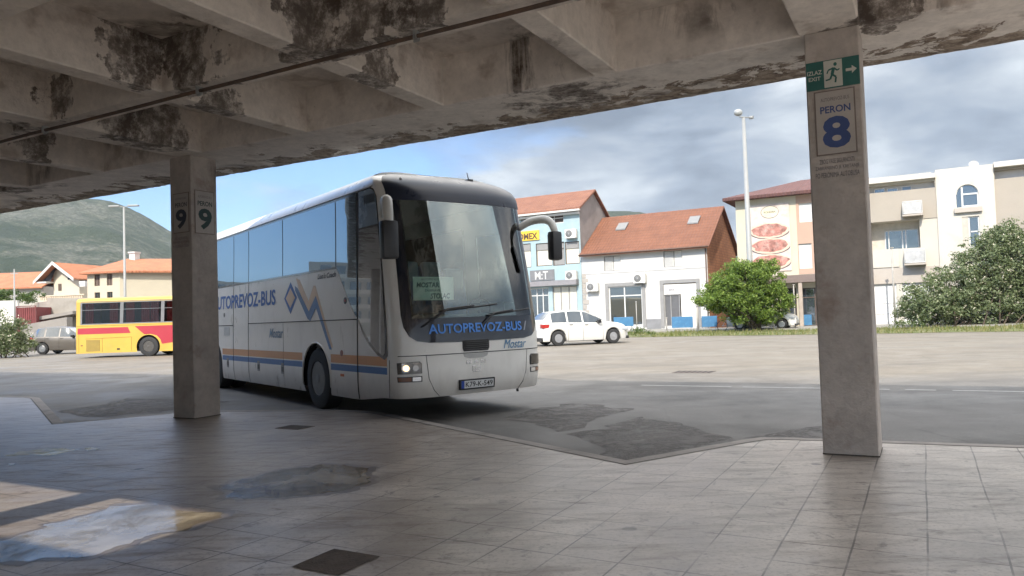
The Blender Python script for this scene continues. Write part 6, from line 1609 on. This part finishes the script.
# ================================================================ street furniture
LAMPM = pm('lamp_pole_paint', (.27, .275, .27), .5, .06, 3, dirt=(.3, .28, .25), dirtscale=3)
p = atY(125.5, 330, 55); zt_ = zD(207, 125.5, 55)
t = thing('street_lamp', 'tall grey street lamp with two short arms above the yellow bus', 'street lamp', (p.x, p.y, ROAD), 0)
bm = bmesh.new(); tube(bm, [(0, 0, 0), (0, 0, 1.2), (0, 0, zt_-ROAD)], [.14, .11, .07], 10); obj('pole', bm, LAMPM, t)
for s in (-1, 1):
    bm = bmesh.new(); tube(bm, [(0, 0, zt_-ROAD), (s*.35, 0, zt_-ROAD+.06)], .03, 6); box(bm, *sorted((s*.3, s*1.1)), -.14, .14, zt_-ROAD+.02, zt_-ROAD+.14, 0, .04); obj('lamp_head', bm, LAMPM, t)
D2 = 51.; p = atY(750.5, 262, D2); zt_ = zD(118, 741.5, D2)
xt_ = atY(741.5, 113, D2).x
t = thing('street_lamp', 'tall floodlight mast with one round lamp beside the green tree', 'street lamp', (p.x-.05, p.y, ROAD), 0)
bm = bmesh.new(); H_ = zt_-ROAD; tube(bm, [(0, 0, 0), (0, 0, 1.5), (0, 0, H_)], [.26, .22, .11], 12); obj('pole', bm, LAMPM, t)
bm = bmesh.new(); tube(bm, [(-.30, -.1, H_+.05), (.5, 0, H_-.0)], .04, 6); obj('cross_arm', bm, LAMPM, t)
bm = bmesh.new(); bmesh.ops.create_uvsphere(bm, u_segments=16, v_segments=10, radius=.30)
for v in bm.verts: v.co = Vector((v.co.x-.38, v.co.y*.8-.1, v.co.z*.8+H_+.35))
obj('lamp_head', bm, pm('lamp_glass_grey', (.30, .31, .31), .3), t, smooth=True)
bm = bmesh.new(); tube(bm, [(.42, 0, H_), (.62, -.15, H_-.02)], .12, 8); obj('small_lamp', bm, LAMPM, t)
# thin posts of the old fence
POSTM = pm('post_concrete', (.34, .32, .29), .85, .1, 5)
for px_, pt, D_p, lab, r_ in ((636.9, 302, 52, 'pale thin fence post in front of the grey shop window', .035), (666.6, 318, 52.2, 'short fence post left of the blue barrier by the shop door', .05), (697.8, 306, 51.5, 'thick grey fence post left of the green tree', .09), (795.3, 285, 50, 'slim post between the tree and the right column', .05), (895.5, 248, 47.5, 'tall thin post rising from the oleander in front of the balconies', .07)):
    p = atY(px_, 325, D_p); h_ = zD(pt, px_, D_p)
    t = thing('fence_post', lab, 'post', (p.x, p.y, ROAD), 0)
    bm = bmesh.new(); tube(bm, [(0, 0, 0), (.0, 0, h_-ROAD)], [r_, r_*.8], 8); obj('post', bm, POSTM, t)
    bm = bmesh.new(); box(bm, -r_*1.3, r_*1.3, -r_*1.3, r_*1.3, h_-ROAD+.002, h_-ROAD+.05); obj('cap', bm, POSTM, t)
p = atY(42, 325, 60); t = thing('utility_pole', 'thin pale pole standing left of the gabled house', 'pole', (p.x-.55, p.y, ROAD), 0)
h_ = zD(268, 14, 60)
p = atY(14.5, 300, 60); t.location = (p.x, p.y, ROAD); bm = bmesh.new(); tube(bm, [(0, 0, 0), (0, 0, h_)], [.09, .05], 8); obj('pole', bm, LAMPM, t); bm = bmesh.new(); box(bm, -.3, .3, -.03, .03, h_-.4, h_-.33); obj('crossbar', bm, LAMPM, t)
# blue barriers along the footway
BARR = pm('barrier_blue', (.04, .15, .29), .55, .12, 3, dirt=(.12, .30, .48), dirtscale=2)
for px0, px1, y0_, y1_, lab in ((614, 632.5, 317.5, 326.5, 'small blue barrier panel under the grey shop window'), (672, 691.5, 317, 328, 'blue barrier panel beside the open shop door'), (769.5, 789, 314.5, 325.5, 'darker blue barrier panel right of the green tree'), (801, 818, 315, 325.5, 'blue barrier panel touching the right column from the left'), (875.5, 899, 312.5, 324, 'blue barrier panel between the right column and the oleander'), (702, 716, 316.5, 327, 'blue barrier panel half hidden by the left of the tree')):
    Db = 52.5; p0, p1 = atY(px0, y1_, Db), atY(px1, y0_, Db)
    p0b = W(*[0, 0]); t = thing('blue_barrier', lab, 'barrier', (p0.x, p0.y, ROAD), -TH*.5, 'blue barrier panels along the footway')
    w_ = (p1.x-p0.x)/cos(TH*.5); z0_, z1_ = max(.12, p0.z-ROAD), p1.z-ROAD+.05
    bm = bmesh.new(); box(bm, 0, w_, -.06, .06, z0_, z1_, 0, .02); obj('panel', bm, BARR, t)
    bm = bmesh.new(); box(bm, .1, .16, -.25, .25, 0, .05); box(bm, .1, .16, -.03, .03, .05, z0_); obj('foot', bm, STEEL, t); bm = bmesh.new(); box(bm, w_-.16, w_-.1, -.25, .25, 0, .05); box(bm, w_-.16, w_-.1, -.03, .03, .05, z0_); obj('foot', bm, STEEL, t)
# bicycle leaning by the tree
p = atY(727, 331, 49.0); t = thing('bicycle', 'pale bicycle standing in front of the green tree', 'bicycle', (p.x-.3, p.y, ROAD+.02), radians(-20))
BKM = pm('bike_frame', (.5, .52, .56), .4)
for x in (0, 1.05):
    bm = bmesh.new(); tube(bm, [(x+.33*cos(2*pi*k/24), 0, .34+.33*sin(2*pi*k/24)) for k in range(25)], .018, 6, caps=False); wv = obj('wheel', bm, BLACKR, t)
    bm = bmesh.new()
    for k in range(8): tube(bm, [(x, 0, .34), (x+.32*cos(pi*k/4), 0, .34+.32*sin(pi*k/4))], .004, 4)
    obj('spokes', bm, STEEL, wv)
bm = bmesh.new()
for a, b in (((0, 0, .34), (.42, 0, .32)), ((.42, 0, .32), (.30, 0, .82)), ((0, 0, .34), (.32, 0, .76)), ((.32, 0, .74), (.88, 0, .78)), ((.42, 0, .32), (.90, 0, .70)), ((.86, 0, .88), (1.05, 0, .34))): tube(bm, [a, b], .018, 6)
obj('frame', bm, BKM, t)
bm = bmesh.new(); tube(bm, [(.84, -.26, .96), (.86, 0, .95), (.84, .26, .96)], .014, 6); tube(bm, [(.86, 0, .86), (.86, 0, .95)], .014, 6); obj('handlebar', bm, STEEL, t)
bm = bmesh.new(); box(bm, .17, .42, -.07, .07, .83, .89, 0, .02); obj('saddle', bm, BLACKP, t)

# ================================================================ vegetation
def leaves(rnd, vs, fs, c, n, r, size, up=.3):
    for _ in range(n):
        d = Vector((rnd.gauss(0, 1), rnd.gauss(0, 1), rnd.gauss(0, 1))).normalized(); p = c + Vector((d.x*r.x, d.y*r.y, d.z*r.z))*(rnd.random()**.45)
        nrm = (d+Vector((rnd.gauss(0, .7), rnd.gauss(0, .7), rnd.gauss(0, .7)+up))).normalized(); u = nrm.orthogonal().normalized(); u.rotate(Matrix.Rotation(rnd.uniform(0, 6.28), 3, nrm)); v = nrm.cross(u)
        s = size*rnd.uniform(.6, 1.3); k = len(vs)
        vs += [p-u*s, p+v*s*.42, p+u*s, p-v*s*.42]; fs.append((k, k+1, k+2, k+3))
def plant(name, label, cat, loc, shape, nclump, nleaf, size, lm, trunk, seed, group=None, flowers=None, hole=.25, clump=.34):
    """shape: list of (centre, radii); clumps near the surface of the union"""
    t = thing(name, label, cat, loc, 0, group); rnd = random.Random(seed); vs, fs, cl = [], [], []
    tot = sum(r.x*r.z for c, r in shape)
    for c, r in shape:
        for _ in range(int(nclump*r.x*r.z/tot)):
            d = Vector((rnd.gauss(0, 1), rnd.gauss(0, 1), rnd.gauss(0, 1))).normalized(); rad = rnd.uniform(.45, 1.02)
            q = c+Vector((d.x*r.x, d.y*r.y, d.z*r.z))*rad
            if q.z < .15 or noise.noise(q*1.1+Vector((seed, 0, 0))) < -hole: continue
            k = clump*rnd.uniform(.6, 1.4); cl.append(q); leaves(rnd, vs, fs, q, int(nleaf*rnd.uniform(.6, 1.4)), Vector((k, k, k*.75)), size)
    me = bpy.data.meshes.new('crown'); me.from_pydata([tuple(v) for v in vs], [], fs); link('crown', me, lm, t)
    bm = bmesh.new()
    for _ in range(trunk[0]):
        q = rnd.choice(cl) if cl else Vector((0, 0, 1)); b0 = Vector((rnd.uniform(-1, 1)*trunk[2], rnd.uniform(-.5, .5)*trunk[2], 0)); mid = b0*.6+Vector((q.x*.35, q.y*.35, q.z*.5))
        tube(bm, [b0, mid, q], [trunk[1], trunk[1]*.6, trunk[1]*.12], 6)
    obj('trunk', bm, pm('bark', (.10, .075, .055), .95, .2, 6, bmp=.4), t, smooth=True)
    if flowers:
        vs, fs = [], []
        for q in cl:
            if rnd.random() < flowers[0]: leaves(rnd, vs, fs, q+Vector((rnd.uniform(-.2, .2), -.25, rnd.uniform(0, .25))), flowers[1], Vector((.12, .12, .12)), flowers[2])
        me = bpy.data.meshes.new('flowers'); me.from_pydata([tuple(v) for v in vs], [], fs); link('flowers', me, flowers[3], t)
    return t
V = Vector
LT = leafmat('bright_leaves', [(0., (.07, .12, .018)), (.5, (.125, .20, .03)), (.8, (.20, .29, .05)), (1., (.30, .37, .09))], .4)
LO = leafmat('oleander_leaves', [(0., (.06, .085, .035)), (.5, (.12, .155, .07)), (.8, (.19, .225, .115)), (1., (.28, .30, .18))], .25)
LH_ = leafmat('hedge_leaves', [(0., (.035, .065, .014)), (.5, (.06, .10, .022)), (1., (.12, .17, .05))], .3)
FLW = leafmat('pale_flowers', [(0., (.60, .55, .42)), (1., (.72, .66, .55))], .3)
def pz(px, py, D): p = atY(px, py, D); return p
tp = atY(757, 331, 48)
S = []
for px_, py_, rx_, rz_ in ((740, 288, 2.0, 1.45), (722, 296, 1.5, 1.0), (764, 284, 1.5, 1.4), (752, 274, 1.3, 1.0), (708, 300, .9, .55), (778, 300, .8, 1.0), (742, 308, 2.0, .9), (764, 315, 1.0, .6), (768, 266, .5, .5), (735, 268, .6, .5)):
    q = atY(px_, py_, 48)-tp; q.y = 0; q.z = atY(px_, py_, 48).z-ROAD; S.append((q, V((rx_, 1.7, rz_))))
plant('broadleaf_tree', 'bright green bushy tree on the grass verge in front of the white house', 'tree', (tp.x, tp.y, ROAD), S, 1150, 52, .085, LT, (22, .07, .28), 4, hole=.30, clump=.33)
op = atY(975, 331, 44)
S = []
for px_, py_, rx_, rz_ in ((925, 300, 1.3, 1.3), (912, 308, .9, .9), (955, 290, 1.6, 1.9), (985, 272, 1.7, 2.4), (1015, 262, 1.7, 2.6), (1050, 255, 1.9, 2.6), (1080, 270, 1.8, 2.4), (940, 312, 1.6, 1.0), (985, 306, 1.9, 1.4), (1030, 300, 2.2, 1.6), (1004, 248, 1.0, 1.2), (1020, 240, .9, 1.0)):
    q = atY(px_, py_, 44)-op; q.y = 0; q.z = atY(px_, py_, 44).z-ROAD; S.append((q, V((rx_, 1.9, rz_))))
plant('oleander_bush', 'big dark green oleander with pale blossoms at the right edge', 'bush', (op.x, op.y, ROAD), S, 2400, 42, .085, LO, (30, .05, 3.2), 9, flowers=(.28, 5, .06, FLW), hole=.42, clump=.36)
hp = atY(10, 352, 43)
S = []
for px_, py_, rx_, rz_ in ((-30, 332, 1.6, 1.3), (-2, 331, 1.2, 1.25), (12, 335, .9, 1.0), (22, 343, .7, .6), (6, 345, 1.3, .6)):
    q = atY(px_, py_, 43)-hp; q.y = 0; q.z = atY(px_, py_, 43).z-ROAD; S.append((q, V((rx_, 1.3, rz_))))
plant('hedge_bush', 'rounded green bush with pale blossoms left of the grey-brown car', 'bush', (hp.x, hp.y, ROAD), S, 330, 38, .08, LO, (12, .03, 1.2), 5, flowers=(.35, 5, .055, FLW), hole=.4)
hp = atY(15, 300, 68)
S = []
for px_, py_, rx_, rz_ in ((0, 297, 1.6, .8), (17, 296, 1.3, .7), (32, 297, .9, .6), (-25, 297, 2, .8)):
    q = atY(px_, py_, 68)-hp; q.y = 0; q.z = atY(px_, py_, 68).z-ROAD; S.append((q, V((rx_, 1.2, rz_))))
plant('garden_hedge', 'clipped green hedge above the white garden wall at the left', 'hedge', (hp.x, hp.y, ROAD), S, 170, 30, .11, LH_, (8, .04, 1.5), 6, hole=.6)
# weeds at the foot of the verge and by the hatchback
for px_, py_, D_w, w0, lab in ((640, 331, 44.5, .5, 'low tuft of weeds at the near edge of the verge beside the white hatchback'), (905, 331, 42, .6, 'low weeds below the left end of the oleander')):
    q = atY(px_, py_, D_w); plant('weed_tuft', lab, 'weeds', (q.x, q.y, ROAD), [(V((0, 0, .2)), V((w0*1.6, .6, .3)))], 26, 26, .06, LH_, (4, .01, .3), 12, hole=.8, clump=.2)

# ================================================================ hills
prof = [(-400, 175), (-100, 182), (0, 196), (40, 200), (60, 201), (85, 203), (110, 207), (140, 218), (172, 234), (217, 247), (300, 252), (450, 240), (560, 222), (605, 214), (650, 217), (700, 230), (740, 247), (900, 266), (1200, 275), (1500, 270)]
def elev(px):
    y = spl(prof, px); d = ray(px, y); return d.z/math.hypot(d.x, d.y), d
bm = bmesh.new(); rows = []
cols = list(range(-400, 1501, 10)); RN = 60
for k in range(RN+1):
    row = []; f = k/RN; R_ = 420+ 900*f
    for px_ in cols:
        te, d = elev(px_); az = Vector((d.x, d.y, 0)).normalized(); p = az*R_
        h = te*1195*(smoothstep(0, .82, f)*(1 if f < .82 else 1-.6*(f-.82)/.18)) 
        n_ = noise.fractal(p*.0042+Vector((3, 1, 0)), 1.0, 2.1, 5); rid = abs(noise.noise(p*.006+Vector((0, 0, 7))))
        h = h*(1-.16*rid*(1-f**4)) + 10*n_*smoothstep(0, .3, f)*(1-.8*smoothstep(.6, .82, f)) + noise.fractal(p*.02, 1., 2., 4)*2.2*smoothstep(.1, .4, f)
        row.append(bm.verts.new((p.x, p.y, max(ROAD-3, h-2))))
    rows.append(row)
for r0, r1 in zip(rows, rows[1:]):
    for i in range(len(cols)-1): bm.faces.new((r0[i], r0[i+1], r1[i+1], r1[i]))
def hill_mat():
    m, nt, bs, out = newmat('scrub_hillside'); v = coords(nt, True)
    a = noise_n(nt, v, .006, 8, .62, .4); b = noise_n(nt, v, .05, 8, .7); c = noise_n(nt, v, .22, 4, .7)
    rock = ramp(nt, mth(nt, 'ADD', mth(nt, 'MULTIPLY', a, .62), mth(nt, 'MULTIPLY', b, .38)), [(.47, 0.), (.55, 1.)])
    green = mixc(nt, ramp(nt, b, [(.38, 0.), (.62, 1.)]), (.022, .034, .018), (.050, .066, .032))
    rk = mixc(nt, ramp(nt, c, [(.35, 0.), (.65, 1.)]), (.11, .108, .085), (.20, .192, .158))
    col = mixc(nt, mth(nt, 'MULTIPLY', rock, .75), green, rk)
    col = mixc(nt, ramp(nt, c, [(.45, .55), (.58, 0.)]), col, (.025, .04, .018))
    nt.links.new(col, bs.inputs['Base Color']); bs.inputs['Roughness'].default_value = .95; bs.inputs['Specular IOR Level'].default_value = .1
    bump(nt, bs, mth(nt, 'ADD', b, mth(nt, 'MULTIPLY', c, .4)), 1., 9.); return m
struct(obj('hills', bm, hill_mat(), smooth=True))
# the air between here and the hills
bm = bmesh.new(); box(bm, -3100, 3100, -2900, 3300, ROAD-4.5, 300); hz_ = obj('haze', bm, [])
m = bpy.data.materials.new('thin_haze'); m.use_nodes = True; nt_ = m.node_tree; nt_.nodes.clear(); o_ = nt_.nodes.new('ShaderNodeOutputMaterial'); pv_ = nt_.nodes.new('ShaderNodeVolumePrincipled')
pv_.inputs['Color'].default_value = (.86, .93, 1, 1); pv_.inputs['Density'].default_value = .00018; pv_.inputs['Anisotropy'].default_value = .2
nt_.links.new(pv_.outputs[0], o_.inputs['Volume']); hz_.data.materials.append(m); struct(hz_, 'stuff')
SC.cycles.max_bounces = 8; SC.cycles.diffuse_bounces = 4; SC.cycles.glossy_bounces = 4; SC.cycles.transparent_max_bounces = 12
